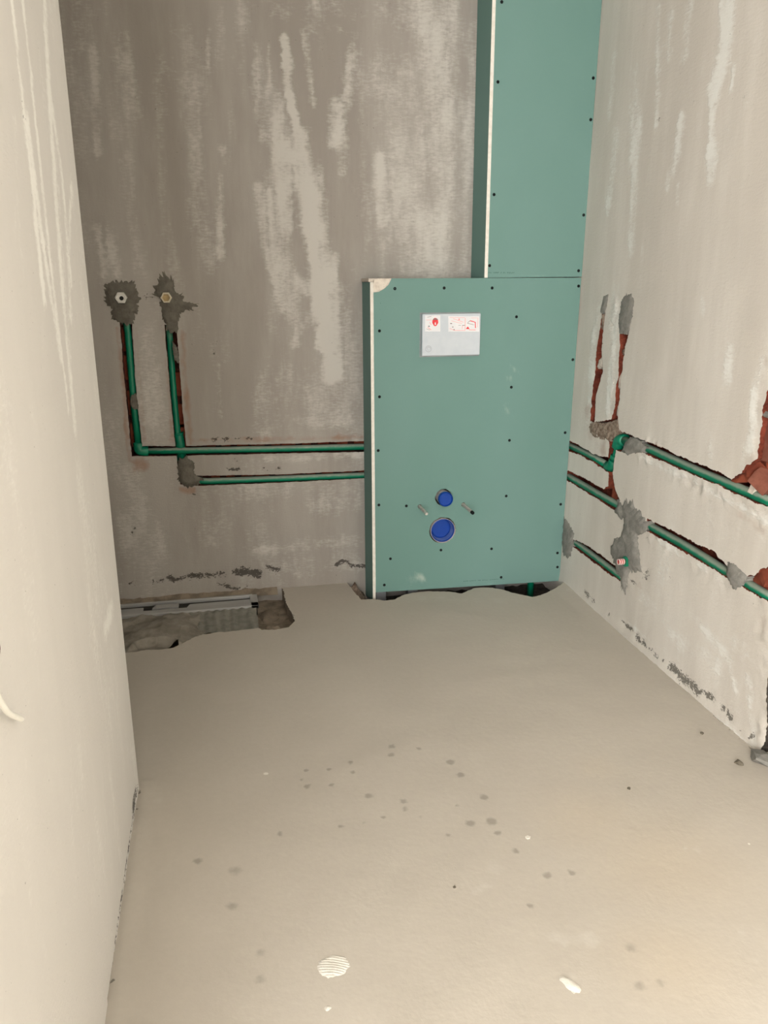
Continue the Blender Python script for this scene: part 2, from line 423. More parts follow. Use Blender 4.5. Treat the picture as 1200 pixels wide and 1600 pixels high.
    o.data.polygons.foreach_set('use_smooth', [i == 0 for i in idx])
    o['kind'] = 'structure'
    return o
def lump(name, plane, pix, mat, parent, height=.008, jit=.004, step=.006, seed=0, base=-.004, rough=.35, spacing=.008, top=None, uv=False, sharp=.022, spiky=0):
    """a trowelled patch with a ragged outline, domed and rough, standing proud of its plane"""
    P = list(pix) if uv else plane.poly(pix); L = resample(P, step, jit, seed)
    if spiky:
        q = random.Random(seed+5); cu = sum(p[0] for p in L)/len(L); cv = sum(p[1] for p in L)/len(L)
        L = [(p[0]+(p[0]-cu)*k, p[1]+(p[1]-cv)*k) for p in L for k in [q.choice((0, 0, 0, .05, -.05, .13, -.09))*spiky]]
    us = [p[0] for p in L]; vs_ = [p[1] for p in L]
    A, B = np.meshgrid(np.arange(min(us), max(us), spacing), np.arange(min(vs_), max(vs_), spacing)); A = A.ravel(); B = B.ravel()
    k = inside(L, A, B); A, B = A[k], B[k]
    if len(A): k = segdist(L+[L[0]], A, B) > .003; A, B = A[k], B[k]
    V, Fc = fill_cdt([L], list(zip(A, B))); Fc = orient(V, Fc, plane)
    d = segdist(L+[L[0]], V[:, 0], V[:, 1])
    h = height*np.clip(d/sharp, 0, 1)**.6
    nz = np.array([noise.noise(Vector((u*35, v*35, seed)))+.6*noise.noise(Vector((u*90, v*90, seed))) for u, v in V])
    rim = .0009 if height > 0 else height-.001
    H = np.where(d < 1e-6, rim-.0001, h*(1+rough*nz)+.0012)
    if top is not None: H = H+top(V[:, 0], V[:, 1])
    n = len(V); vv = [plane.P(V[i, 0], V[i, 1], H[i]) for i in range(n)]; ff = [tuple(f) for f in Fc]
    m = len(L); b = len(vv); 
    for u, v in L: vv.append(plane.P(u, v, rim))
    for u, v in L: vv.append(plane.P(u, v, base))
    for i in range(m): j = (i+1) % m; ff.append((b+i, b+j, b+m+j, b+m+i))
    o = link_mesh(name, vv, ff, mat, parent); 
    o.data.polygons.foreach_set('use_smooth', [i < len(Fc) for i in range(len(ff))])
    return o
def shard(name, c, size, rot, mat, parent=None, seed=0, cuts=3):
    """a broken lump with flat facets"""
    rnd = random.Random(seed); bm = bmesh.new(); bmesh.ops.create_cube(bm, size=1)
    for _ in range(cuts):
        d = Vector((rnd.uniform(-1, 1), rnd.uniform(-1, 1), rnd.uniform(-1, 1))).normalized()
        r = bmesh.ops.bisect_plane(bm, geom=bm.verts[:]+bm.edges[:]+bm.faces[:], plane_co=d*.42, plane_no=d, clear_outer=True)
        es = [e for e in bm.edges if e.is_boundary]
        if es: bmesh.ops.edgeloop_fill(bm, edges=es)
    from mathutils import Euler
    R = Euler(rot).to_matrix()
    for v in bm.verts:
        v.co = R @ Vector((v.co.x*size[0], v.co.y*size[1], v.co.z*size[2])) + Vector(c)
    return from_bm(name, bm, mat, parent)

# ================================================================== SETTING
# ---------------- back wall, with the pipe chases cut into it
chase_back = BACK.poly([(187, 500), (193, 580), (199, 640), (206, 713), (276, 712.5), (277, 722), (279, 740), (282, 757), (313, 759), (440, 754), (595, 746),
    (595, 734), (440, 741), (316, 743.5), (296, 742), (293, 722), (293, 712), (300, 711.5), (440, 708.5), (595, 705.5),
    (595, 688), (440, 693.5), (291, 696.5), (285, 640), (281, 580), (276, 512), (257, 507), (263, 580), (268, 640), (274, 697), (222, 697), (217, 650), (211, 590), (206, 500)])
back_smear = [
 ([(300, 130), (310, 330), (330, 420)], 16, .26), ([(250, 90), (262, 420)], 14, .24), ([(200, 250), (215, 420)], 18, .25), ([(230, 520), (240, 660)], 16, .25), ([(330, 520), (420, 660)], 40, .26), ([(420, 600), (560, 640)], 50, .24), ([(440, 15), (560, 20)], 26, .3),
 ([(620, 100), (640, 420)], 34, .3), ([(700, 20), (680, 420)], 40, .34), ([(560, 300), (600, 430)], 22, .22), ([(380, 20), (360, 250)], 18, .22), ([(330, 760), (560, 770)], 22, .24), ([(200, 740), (260, 860)], 22, .22), ([(460, 880), (560, 870)], 20, .3), ([(310, 480), (330, 520)], 12, .3), ([(540, 455), (560, 660)], 16, .26),
 ([(455, 90), (458, 200)], 5, .7), ([(420, 70), (426, 190)], 6, .5), ([(500, 250), (520, 440)], 8, .4), ([(418, 300), (432, 440)], 8, .55), ([(465, 440), (520, 450)], 20, .6), ([(175, 365), (182, 430)], 5, .35), ([(166, 350), (172, 420)], 4, .35),
 ([(402, 70), (398, 140), (410, 215)], 11, .55), ([(444, 60), (455, 150), (466, 220), (480, 330), (492, 440)], 10, .95), ([(425, 150), (440, 300), (450, 430)], 22, .5),
 ([(470, 215), (488, 330), (500, 440), (508, 540)], 24, .85), ([(440, 230), (445, 420)], 20, .62), ([(475, 55), (490, 165)], 9, .6), ([(478, 42)], 26, .45), ([(515, 40), (555, 58)], 9, .35),
 ([(528, 165), (528, 215)], 24, .8), ([(547, 70), (545, 165)], 11, .6), ([(538, 215), (534, 272)], 13, .55), ([(592, 245), (596, 350)], 11, .5), ([(603, 80), (592, 140)], 20, .32), ([(598, 380), (596, 480)], 9, .3),
 ([(640, 10), (730, 60)], 60, .34), ([(700, 130), (702, 230), (690, 330), (700, 430)], 22, .45), ([(735, 60), (728, 430)], 14, .40), ([(655, 180), (660, 260)], 12, .35),
 ([(346, 275), (344, 400)], 10, .55), ([(350, 236)], 15, .55), ([(326, 40), (326, 110)], 5, .5), ([(345, 10), (340, 110)], 10, .25), ([(147, 75), (152, 240)], 10, .38), ([(122, 0), (122, 70)], 15, .34), ([(190, 60), (195, 100)], 18, .28),
 ([(150, 350), (160, 430)], 8, .36), ([(402, 290), (410, 380), (440, 480)], 10, .5), ([(430, 400), (470, 500)], 22, .48), ([(512, 500), (516, 590)], 16, .72), ([(522, 400), (532, 590)], 9, .62), ([(468, 490), (462, 540)], 9, .55),
 ([(340, 570), (345, 650)], 5, .45), ([(470, 660), (560, 655)], 14, .34), ([(420, 718), (560, 712)], 9, .4), ([(480, 790), (555, 785)], 22, .34), ([(470, 850), (560, 845)], 16, .4), ([(400, 860), (470, 855)], 9, .32), ([(555, 690), (562, 640)], 9, .3),
 ([(470, 895), (560, 880)], 16, .36), ([(190, 810), (200, 850)], 12, .2), ([(300, 840), (330, 850)], 12, .2), ([(620, 330), (640, 425)], 26, .3), ([(560, 80), (570, 400)], 10, .2),
]
back_rust = [([(183, 512), (196, 640), (203, 720)], 7, .8), ([(213, 512), (219, 610), (226, 688)], 6, .6), ([(254, 515), (265, 620), (271, 690)], 5, .6), ([(286, 520), (292, 620), (299, 690)], 8, .8),
 ([(300, 688), (440, 686), (565, 683)], 7, .65), ([(216, 727)], 20, 1.0), ([(285, 764), (300, 766)], 10, .9), ([(230, 690), (268, 690)], 4, .4)]
back_pit = [([(203, 911), (216, 911)], 4, .6), ([(240, 909), (252, 906)], 5, .85), ([(262, 903), (272, 907), (285, 904)], 5, 1), ([(290, 901), (320, 899), (350, 897)], 5, .9), ([(372, 894), (405, 897)], 9, .95), ([(376, 888), (404, 892)], 4, .7), ([(420, 885), (435, 890)], 6, .75),
 ([(340, 910), (360, 918), (400, 922)], 4, .7), ([(525, 882), (540, 876), (552, 886), (566, 884)], 4, .9), ([(528, 880)], 5, .6), ([(335, 533)], 5, .8), ([(335, 553)], 5, .55), ([(152, 550)], 4, .8), ([(228, 540)], 3, .7), ([(253, 515)], 3, .6), ([(380, 517)], 2.5, .8), ([(306, 767), (302, 775)], 3, .7), ([(212, 820), (206, 840)], 4, .5),
 ([(326, 115)], 2.5, .7), ([(222, 465), (246, 463)], 1.6, .8), ([(310, 686), (395, 685)], 1.2, .75), ([(330, 734), (440, 732)], 1.2, .7), ([(228, 687), (265, 687)], 1.2, .6), ([(205, 468)], 6, .4), ([(365, 720), (372, 724)], 3, .5)]
wall_back = sheet('wall_back', BACK, (-1.2, -.1, X_RIGHT+.12, CEIL), [(resample(chase_back, .007, .0016, 3), .05, 'chase_dark', .006)], 'back', spacing=.0135, fine=(-.7, -.06, 1.02, 2.3), amp=.0016,
    fields={'smear': lambda u, v: strokes(BACK, back_smear, u, v), 'rust': lambda u, v: strokes(BACK, back_rust, u, v), 'pit': lambda u, v: strokes(BACK, back_pit, u, v)})

# ---------------- right wall
slot_one = [(945, 463), (938, 500), (936, 520), (932, 545), (931, 575), (929, 585), (926, 610), (924, 640), (923, 658), (929, 660), (932, 620), (938, 590), (942, 580), (940, 545), (941, 525), (945, 490), (950, 461)]
slot_two = [(974, 466), (970, 500), (968, 525), (969, 540), (967, 556), (967, 590), (963, 600), (962, 635), (955, 655), (928, 661), (930, 672), (950, 686), (954, 690), (951, 714),   # down to the riser chase
    (943, 714), (925, 708), (905, 695), (884, 687), (884, 703), (905, 710), (925, 721), (946, 735), (952, 738), (951, 760), (944, 765), (925, 754), (905, 743), (884, 734), (884, 750), (905, 762), (930, 778), (955, 794), (964, 798),
    (969, 782), (962, 766), (958, 741), (963, 702), (975, 708), (1005, 708), (1050, 727), (1100, 749), (1150, 771), (1200, 793), (1240, 811),
    (1240, 600), (1199, 610), (1191, 655), (1186, 695), (1183, 717), (1168, 727), (1160, 738), (1150, 744), (1176, 763), (1144, 748), (1119, 736), (1100, 727), (1061, 713), (1040, 701), (1012, 690), (985, 680), (967, 672), (966, 640), (969, 608), (970, 590), (974, 560), (977, 540), (982, 520), (988, 490), (990, 467), (983, 462)]
# keep the broken-brick opening simple: it touches the chase along its lower edge
slot_two = [p for p in slot_two if p != (1176, 763)]
chase_low = [(1012, 811), (1030, 819), (1045, 826), (1067, 838), (1090, 851), (1108, 859), (1114, 860), (1122, 871), (1140, 886), (1165, 900), (1180, 900), (1188, 890), (1240, 878), (1240, 968), (1200, 941), (1165, 919), (1135, 903), (1100, 881), (1050, 852), (1010, 829)]
chase_stub = [(895, 841), (925, 857), (950, 875), (968, 888), (970, 909), (950, 895), (920, 873), (894, 853)]
jamb_gap = [(1240, 1030), (1204, 1050), (1199, 1062), (1197, 1085), (1200, 1110), (1198, 1135), (1196, 1158), (1190, 1172), (1185, 1184), (1240, 1240)]
right_smear = [
 ([(1135, 10), (1130, 80), (1114, 140)], 16, .85), ([(1111, 150), (1110, 230)], 7, .7), ([(1108, 240), (1113, 280)], 13, .7), ([(1147, 105), (1143, 135)], 4, .6), ([(1166, 150), (1163, 170)], 8, .4),
 ([(1064, 190), (1058, 250), (1045, 288)], 9, .6), ([(960, 90), (954, 180)], 8, .45), ([(961, 210), (950, 320)], 9, .5), ([(993, 110), (993, 180)], 11, .35), ([(996, 190), (990, 300), (986, 390)], 11, .42), ([(1030, 10), (1025, 190)], 6, .45), ([(1076, 0), (1070, 85)], 9, .5), ([(1050, 20), (1047, 90)], 7, .4),
 ([(1000, 395), (996, 450)], 10, .4), ([(1060, 290), (1058, 318)], 5, .5), ([(1098, 475), (1098, 490)], 8, .5), ([(1140, 545), (1138, 595)], 10, .4), ([(1010, 560), (1008, 600)], 9, .3), ([(1108, 680), (1110, 720)], 9, .3), ([(1180, 610), (1176, 700)], 10, .7), ([(1190, 560), (1160, 730)], 8, .4),
 ([(933, 480), (926, 560), (919, 660)], 7, .5), ([(962, 480), (957, 560), (952, 640)], 7, .55), ([(955, 470), (960, 700)], 14, .25), ([(1003, 715), (1060, 740), (1130, 775), (1200, 812)], 9, .5), ([(1030, 845), (1080, 875), (1130, 905)], 7, .5),
 ([(1030, 700), (1100, 730)], 6, .3), ([(1060, 1000), (1120, 1040)], 22, .3), ([(1080, 960), (1140, 1030)], 9, .4), ([(1000, 930), (1050, 990)], 9, .3), ([(1150, 1000), (1195, 1060)], 14, .35), ([(1130, 1010), (1150, 1080)], 5, .5), ([(1170, 1060), (1178, 1160)], 10, .5), ([(970, 965), (1040, 1020)], 6, .4),
 ([(900, 935), (960, 985), (1060, 1075), (1180, 1170)], 7, .45)]
right_rust = [([(918, 640), (922, 680), (945, 700)], 8, .55), ([(1150, 800), (1195, 830)], 12, .35), ([(1196, 560), (1190, 640)], 7, .35), ([(1180, 935), (1197, 1000)], 9, .35), ([(950, 790), (962, 800)], 5, .5), ([(1005, 712), (1060, 737), (1130, 772), (1200, 808)], 4, .42), ([(1190, 700), (1150, 745)], 7, .3), ([(985, 905), (1000, 915)], 9, .42), ([(948, 796)], 7, .6), ([(925, 675), (950, 690)], 8, .5), ([(1195, 940), (1197, 980)], 8, .5), ([(1199, 1020), (1196, 1100)], 7, .4), ([(1024, 695), (1038, 702)], 4, .7)]
right_pit = [([(914, 925), (928, 939)], 2.6, .95), ([(952, 963)], 3, .9), ([(972, 973), (992, 988)], 2.2, .8), ([(997, 998)], 4, 1), ([(1004, 1003), (1036, 1030)], 2.6, .8), ([(1048, 1040), (1062, 1052)], 5, .95), ([(1066, 1058), (1090, 1078)], 7, .95), ([(1088, 1076), (1118, 1092)], 4, .75), ([(1130, 1105), (1144, 1122)], 3, .95), ([(1160, 1140)], 3.4, .8), ([(1176, 1150)], 6, 1), ([(1170, 1178), (1178, 1182)], 4, .8),
 ([(1027, 187)], 3, .9), ([(1163, 146)], 3, .8), ([(1010, 893), (1008, 902)], 2.4, .6), ([(1048, 902)], 3.4, .5), ([(985, 755)], 2, .4), ([(925, 700), (935, 704)], 1.4, .6), ([(920, 745), (933, 752)], 1.4, .6), ([(982, 903), (992, 911)], 1.3, .9), ([(979, 918), (990, 927)], 1.3, .9), ([(1012, 840)], 2.5, .6)]
right_pit = [(p, w_*1.7, k) for p, w_, k in right_pit]
def rz(p): return RIGHT.poly(p)
rag = lambda p, s: resample(rz(p), .0055, .0040, s)
right_rough = [([(1000, 712), (1050, 740), (1110, 766), (1200, 808)], 17, 1), ([(1010, 840), (1060, 866), (1130, 912)], 11, .8), ([(1192, 600), (1180, 720)], 9, .9), ([(1190, 950), (1196, 1050), (1190, 1150)], 12, 1), ([(930, 470), (922, 660)], 6, .6), ([(960, 470), (956, 650)], 7, .8), ([(915, 675), (960, 690)], 10, .7),
 ([(900, 932), (1000, 1015), (1100, 1105), (1180, 1172)], 9, .35), ([(1010, 690), (1040, 698)], 7, .9)]
def right_relief(u, v):       # the plaster thickens into a feathered lip at the foot of the wall
    k = strokes(RIGHT, right_rough, u, v, .6, .3)
    nz = np.array([noise.noise(Vector((a*38, b*38, 7)))+.7*noise.noise(Vector((a*85, b*85, 8))) for a, b in zip(u, v)])
    return .006*np.clip(1-v/.05, 0, 1)+.0075*k*nz
RY0 = .3          # the bathroom opens here into the bigger room where the camera stands
wall_right = sheet('wall_right', RIGHT, (RY0, -.1, Y_BACK+.1, CEIL), [(rag(slot_one, 1), .035, 'chase', .006), (rag(slot_two, 2), .055, 'chase', .006), (rag(chase_low, 4), .05, 'chase', .006), (rag(chase_stub, 5), .045, 'chase', .006), (rag(jamb_gap, 6), .05, 'void', .01)],
    'right', spacing=.014, fine=(1.3, -.05, 3.0, 2.4), amp=.0022, relief=right_relief,
    fields={'smear': lambda u, v: strokes(RIGHT, right_smear, u, v), 'rust': lambda u, v: strokes(RIGHT, right_rust, u, v), 'pit': lambda u, v: strokes(RIGHT, right_pit, u, v)})

# ---------------- near left wall: the end of a partition, the shower niche lies behind it
left_smear = [([(18, 0), (30, 120), (40, 210), (52, 310), (70, 470)], 3.5, .8), ([(35, 0), (48, 110), (60, 230), (78, 400), (108, 640)], 3, .75), ([(70, 0), (76, 110), (84, 250), (96, 420), (118, 665)], 4, .75), ([(42, 190), (60, 330), (95, 560)], 3.5, .6),
 ([(84, 170), (100, 300), (108, 420), (112, 500)], 3, .65), ([(112, 290), (108, 400), (112, 440)], 2.5, .6), ([(92, 300), (102, 440), (112, 560)], 2.5, .5), ([(22, 180), (30, 360), (40, 460)], 4, .3), ([(20, 360), (26, 300)], 3, .3), ([(165, 985), (175, 950)], 3, .5)]
left_pit = [([(7, 165)], 3, .8), ([(213, 1235), (208, 1265)], 1.6, .7), ([(217, 1225), (204, 1310), (190, 1410), (170, 1560)], 1.0, .75), ([(36, 178), (38, 182)], 2, .5), ([(122, 422)], 1.6, .7), ([(212, 1200)], 2.5, .5), ([(35, 1378)], 2, .4)]
NX = -1.15
def left_wall():
    fields = {'smear': lambda u, v: strokes(LEFT, left_smear, u, v), 'rust': lambda u, v: u*0, 'pit': lambda u, v: strokes(LEFT, left_pit, u, v)}
    o = sheet('wall_left', LEFT, (RY0, -.02, Y_LEFT_END-.004, CEIL), [], 'left', spacing=.013, fine=(.25, -.02, Y_LEFT_END-.004, 2.2), amp=.0012, fields=fields)
    return o
wall_left = left_wall()
# rounded plaster arris and the end face of the partition
ev = []; ef = []
prof = [(X_LEFT, Y_LEFT_END-.006), (X_LEFT-.0015, Y_LEFT_END-.0015), (X_LEFT-.006, Y_LEFT_END), (NX-.1, Y_LEFT_END)]
zs = [-.02+i*(CEIL+.02)/60 for i in range(61)]
for z in zs:
    for i, (x, y) in enumerate(prof):
        k = .0012*noise.noise(Vector((3, 1, z*7))) if i < 3 else 0
        ev.append((x+k, y, z))
for i in range(60):
    for j in range(3): a = i*4+j; ef.append((a, a+1, a+5, a+4))
o = link_mesh('wall_left_end', ev, ef, 'left', wall_left, smooth=True)
# niche side wall; the larger room behind the camera with its windows; ceiling
nich = box('wall_niche', (NX-.1, Y_LEFT_END-.05, -.1), (NX, Y_BACK+.1, CEIL), 'back', bevel=0); nich['kind'] = 'structure'
OX0, OX1, OY0 = -3.0, 3.0, -2.5
def wall_boxes(name, lst, mat='white_ceiling'):
    bm = bmesh.new()
    for lo, hi in lst: box_bm(lo, hi, 0, bm=bm)
    o = from_bm(name, bm, mat); o['kind'] = 'structure'; return o
def opening_wall(x0, x1, gaps):
    out = []; x = x0
    for a, b, z0, z1 in gaps:
        out += [((x, OY0-.12, -.1), (a, OY0, CEIL)), ((a, OY0-.12, -.1), (b, OY0, z0)), ((a, OY0-.12, z1), (b, OY0, CEIL))]; x = b
    return out+[((x, OY0-.12, -.1), (x1, OY0, CEIL))]
wall_boxes('wall_front', opening_wall(OX0, OX1, WINDOWS))
wall_boxes('wall_outer', [*[((OX0-.1, p, q), (OX0, r, t)) for p, q, r, t in ((OY0-.1, -.1, LEFT_WINDOW[0], CEIL), (LEFT_WINDOW[1], -.1, RY0+.1, CEIL), (LEFT_WINDOW[0], -.1, LEFT_WINDOW[1], LEFT_WINDOW[2]), (LEFT_WINDOW[0], LEFT_WINDOW[3], LEFT_WINDOW[1], CEIL))], ((OX1, OY0-.1, -.1), (OX1+.1, RY0+.1, CEIL)), ((OX0, RY0, -.1), (X_LEFT-.001, RY0+.1, CEIL)), ((X_RIGHT+.005, RY0, -.1), (OX1, RY0+.1, CEIL))])
o = box('ceiling', (OX0-.1, OY0-.1, CEIL), (OX1+.1, Y_BACK+.15, CEIL+.1), 'white_ceiling', bevel=0); o['kind'] = 'structure'
o = box('floor_outer', (OX0-.1, OY0-.1, -.1), (OX1+.1, RY0, -.0002), 'floor', bevel=0); o['kind'] = 'structure'

# ---------------- floor screed: cut away round the shower drain and under the boxing
niche_px = [(434, 899), (436, 908), (441, 918), (447, 943), (458, 962), (459, 972), (452, 980), (432, 984), (410, 984), (403, 981), (372, 985), (340, 988), (318, 991), (300, 997), (287, 1004), (272, 1012), (255, 1014), (225, 1016), (205, 1019)]
nl = FLOOR.poly(niche_px)
nl = [(nl[0][0], Y_BACK+.02)]+nl[1:]+[(-.6, nl[-1][1]+.02), (NX+.02, nl[-1][1]+.02), (NX+.02, Y_BACK+.02)]
gap_px = [(538, 896), (541, 908), (548, 918), (556, 928), (564, 937), (582, 936), (600, 938), (617, 936), (630, 929), (645, 926), (665, 923.5), (700, 924), (722, 927.5), (730, 924), (741, 919), (755, 918), (770, 918.5), (785, 922), (800, 927), (820, 931), (832, 933.5), (850, 929), (868, 920), (880, 914)]
gl = FLOOR.poly(gap_px)
gl = [(gl[0][0]-.005, Y_BACK+.02)]+gl+[(X_RIGHT+.02, gl[-1][1]+.02), (X_RIGHT+.02, Y_BACK+.02)]
damp = [((548, 1192), 6), ((612, 1167), 7), ((611, 1180), 7), ((704, 1190), 9), ((720, 1210), 8), ((480, 1229), 7), ((515, 1203), 5), ((518, 1227), 6), ((550, 1207), 6), ((576, 1244), 8), ((630, 1253), 7), ((634, 1265), 6), ((600, 1278), 5), ((768, 1283), 11), ((735, 1286), 10), ((756, 1245), 9), ((716, 1258), 5), ((778, 1301), 7), ((855, 1366), 9), ((806, 1328), 7), ((893, 1362), 8), ((828, 1415), 7), ((310, 1345), 9), ((367, 1360), 16), ((362, 1415), 14), ((407, 1490), 12), ((407, 1531), 13), ((533, 1293), 6), ((700, 1303), 6), ((437, 1303), 6), ((478, 1204), 5), ((702, 1168), 4), ((655, 1278), 5), ((567, 1285), 4), ((1000, 1540), 14), ((985, 1480), 14), ((1030, 1535), 12), ((470, 1220), 4), ((655, 1170), 5)]
floor_pit = [([(219, 1228), (214, 1250)], 3, .8), ([(214, 1262), (208, 1285)], 2.4, .7), ([(205, 1310), (203, 1330)], 2, .7), ([(196, 1370), (190, 1420)], 1.6, .7), ([(185, 1470), (168, 1580)], 2.2, .85), ([(225, 1228)], 3, .6), ([(218, 1278)], 3, .6), ([(458, 960)], 4, .6), ([(300, 1003)], 4, .4),
 ([(905, 926), (940, 958), (1000, 1012), (1060, 1067), (1120, 1120), (1182, 1176)], 1.2, .55)]
floor_pale = [([(470, 905), (535, 900)], 8, .6), ([(890, 925)], 12, .6), ([(660, 935), (820, 940)], 7, .4), ([(770, 1360)], 30, .5), ([(760, 1385), (740, 1395)], 10, .5), ([(690, 1355)], 22, .3), ([(870, 1460), (920, 1470)], 20, .5), ([(1160, 1455)], 14, .5), ([(1090, 1328)], 13, .55), ([(1070, 1325)], 6, .6), ([(300, 1290)], 20, .3), ([(250, 1250)], 14, .4), ([(890, 1540), (895, 1525)], 12, .5), ([(1180, 1500)], 14, .5), ([(740, 1260), (890, 1230)], 8, .2), ([(830, 1225), (880, 1215)], 5, .3), ([(480, 1540)], 22, .3)]
floor_warm = [([(1040, 1350)], 190, .6), ([(920, 1280)], 130, .5), ([(1050, 1500)], 160, .6), ([(930, 1200)], 60, .3)]
def soft(lst, pl, u, v):
    r = np.zeros(u.shape)
    for pts, wpx, s in lst:
        x, y = pts[0]; a = Vector(pl.at(x, y)); e = (Vector(pl.at(x+1, y))-a).length
        k = np.clip(1-np.hypot(u-a.x, v-a.y)/(wpx*e), 0, 1); r = np.maximum(r, s*k*k*(3-2*k))
    return r
def floor_relief(u, v):
    h = .004*np.clip(1-np.abs(u-X_LEFT-.01)/.03, 0, 1)*(v < Y_LEFT_END+.03)      # mortar lip along the partition
    h = h+.012*np.clip(1-(X_RIGHT-u)/.06, 0, 1)*np.clip((v-2.4)/.4, 0, 1)         # screed feathers up in the corner
    for k, (x, y, a, r) in enumerate(((.86, 1.42, .0006, .05), (.66, 1.30, .0006, .05))):
        h = h+a*np.clip(1-np.hypot(u-x, v-y)/r, 0, 1)*np.sin(v*260+u*90+4*np.sin(u*50))
    return h
floor = sheet('floor', FLOOR, (NX-.05, RY0-.01, X_RIGHT+.06, Y_BACK+.06), [(resample(nl, .008, .0045, 8), .050, 'bed', .008), (resample(gl, .010, .0035, 9), .075, 'void', .01)], 'floor', spacing=.0095, fine=(-.42, .9, 1.36, 3.05), amp=.0018, relief=floor_relief,
    fields={'damp': lambda u, v: soft([([p], r*1.4, .8 if r > 11 else 1.3) for p, r in damp], FLOOR, u, v), 'pit': lambda u, v: strokes(FLOOR, floor_pit, u, v), 'pale': lambda u, v: strokes(FLOOR, floor_pale, u, v), 'warm': lambda u, v: soft(floor_warm, FLOOR, u, v)})

# ---------------- mortar patches, brick remains and rubble that belong to the walls
bp = lambda pts, h, s, mat='mortar', **k: lump('mortar_patch', BACK, pts, mat, wall_back, h, k.pop('jit', .0045), .0045, s, base=-.02, spiky=1, **k)
bp([(162, 446), (175, 439), (190, 441), (201, 440), (212, 444), (213, 455), (216, 463), (213, 475), (217, 484), (211, 493), (207, 507), (190, 508), (184, 502), (175, 498), (175, 482), (166, 474), (162, 462), (166, 452)], .010, 11)
bp([(256, 423), (262, 431), (272, 441), (273, 456), (284, 459), (287, 470), (300, 473), (311, 475), (298, 480), (306, 486), (290, 484), (281, 494), (279, 508), (277, 520), (263, 519), (257, 505), (251, 486), (249, 474), (254, 466), (242, 461), (245, 448), (251, 432)], .010, 12)
bp([(279, 721), (290, 715), (304, 723), (303, 735), (306, 743), (318, 746), (312, 756), (300, 761), (288, 760), (279, 752), (277, 738)], .012, 13, jit=.004)
bp([(206, 618), (212, 614), (217, 628), (217, 640), (209, 640), (203, 632)], .004, 14, jit=.003)
bp([(269, 535), (274, 538), (280, 556), (279, 568), (272, 562)], .002, 15, jit=.003)
rp = lambda pts, h, s, mat='mortar_light', **k: lump('mortar_patch', RIGHT, pts, mat, wall_right, h, k.pop('jit', .0055), .005, s, base=k.pop('base', -.02), spiky=.7, **k)
rp([(966, 786), (973, 788), (977, 782), (984, 784), (991, 781), (995, 791), (1003, 799), (1014, 815), (1013, 828), (1004, 834), (996, 836), (998, 851), (1001, 876), (1003, 893), (994, 895), (985, 890), (981, 905), (978, 922), (972, 920), (969, 903), (963, 888), (957, 870), (955, 856), (960, 841), (970, 838), (975, 825), (976, 811), (968, 810), (961, 800)], .010, 21)
rp([(881, 806), (888, 815), (893, 824), (898, 835), (895, 845), (897, 851), (893, 862), (893, 870), (886, 872), (880, 866), (879, 838)], .007, 22)
rp([(972, 706), (977, 692), (985, 683), (996, 685), (1004, 693), (1011, 700), (1005, 708), (990, 708), (981, 712)], .010, 23, jit=.003)
rp([(1136, 877), (1150, 883), (1160, 893), (1169, 901), (1163, 911), (1157, 916), (1150, 922), (1143, 916), (1138, 906)], .012, 24, jit=.004)
rp([(972, 466), (978, 461), (986, 460), (991, 468), (989, 485), (985, 505), (982, 521), (975, 519), (968, 523), (967, 500), (970, 480)], .003, 25, jit=.003, base=-.03, rough=.9)
rp([(943, 463), (951, 460), (948, 478), (944, 490), (938, 488)], .003, 26, jit=.002, base=-.03, rough=.9)
rp([(922, 662), (930, 658), (942, 663), (954, 660), (965, 656), (970, 670), (962, 684), (952, 690), (940, 686), (928, 682), (920, 672)], .003, 27, 'rubble', jit=.006, base=-.05, rough=1.6)

for i, (px, py, w_, h_) in enumerate(((975, 548, 6, 6), (968, 594, 5, 14), (965, 640, 4, 12), (939, 500, 4, 16), (936, 566, 5, 10), (941, 537, 3, 6))):
    rp([(px-w_, py+h_), (px-w_*.6, py-h_*.4), (px+w_*.3, py-h_), (px+w_, py-h_*.3), (px+w_*.7, py+h_*.8)], -.008, 60+i, 'rubble' if i in (0, 3, 5) else 'plaster_edge', jit=.003, base=-.03, rough=1)
# bricks seen at the bottom of the cuts: each a piece of hollow clay block between dark joints
def brick_at(plane, px, py, w_, h_, depth, parent, mat='brick', thick=.03, tilt=0):
    u, v = plane.at(px, py, -depth)
    c = plane.P(u, v, -depth-thick/2)
    bm = box_bm((-w_/2, -h_/2, -thick/2), (w_/2, h_/2, thick/2), .002, 1)
    U = plane.u.normalized(); V = plane.v.normalized()
    for k in bm.verts:
        a = tilt; x = k.co.x*cos(a)-k.co.y*sin(a); y = k.co.x*sin(a)+k.co.y*cos(a)
        k.co = c + U*x + V*y + plane.n*k.co.z
    return from_bm('brick', bm, mat, parent)
rnd = random.Random(4)
x = 330
while x < 590:                                                # block cells along the two horizontal chases
    wpx = rnd.choice((14, 18, 22)); y1 = 691.5-(x-440)*.029; y2 = 739.5-(x-440)*.042
    brick_at(BACK, x, y1+3, wpx*.0024, .034, .042-rnd.random()*.006, wall_back)
    brick_at(BACK, x+7, y2+3, wpx*.0024, .030, .042-rnd.random()*.006, wall_back)
    x += wpx+rnd.choice((6, 9, 12))
for px, py in ((189, 530), (193, 575), (198, 630), (202, 680), (281, 600), (284, 650), (288, 680)):
    brick_at(BACK, px, py, .03, .09, .040, wall_back, tilt=.05)
for px, py, w_, h_ in ((936, 528, .04, .10), (934, 560, .035, .06), (929, 612, .05, .12), (926, 645, .04, .06), (975, 530, .06, .05), (971, 551, .05, .05), (966, 620, .04, .1), (960, 650, .06, .05), (956, 700, .05, .09), (955, 750, .05, .06), (962, 772, .06, .04)):
    brick_at(RIGHT, px, py, w_, h_, .022, wall_right, thick=.02)
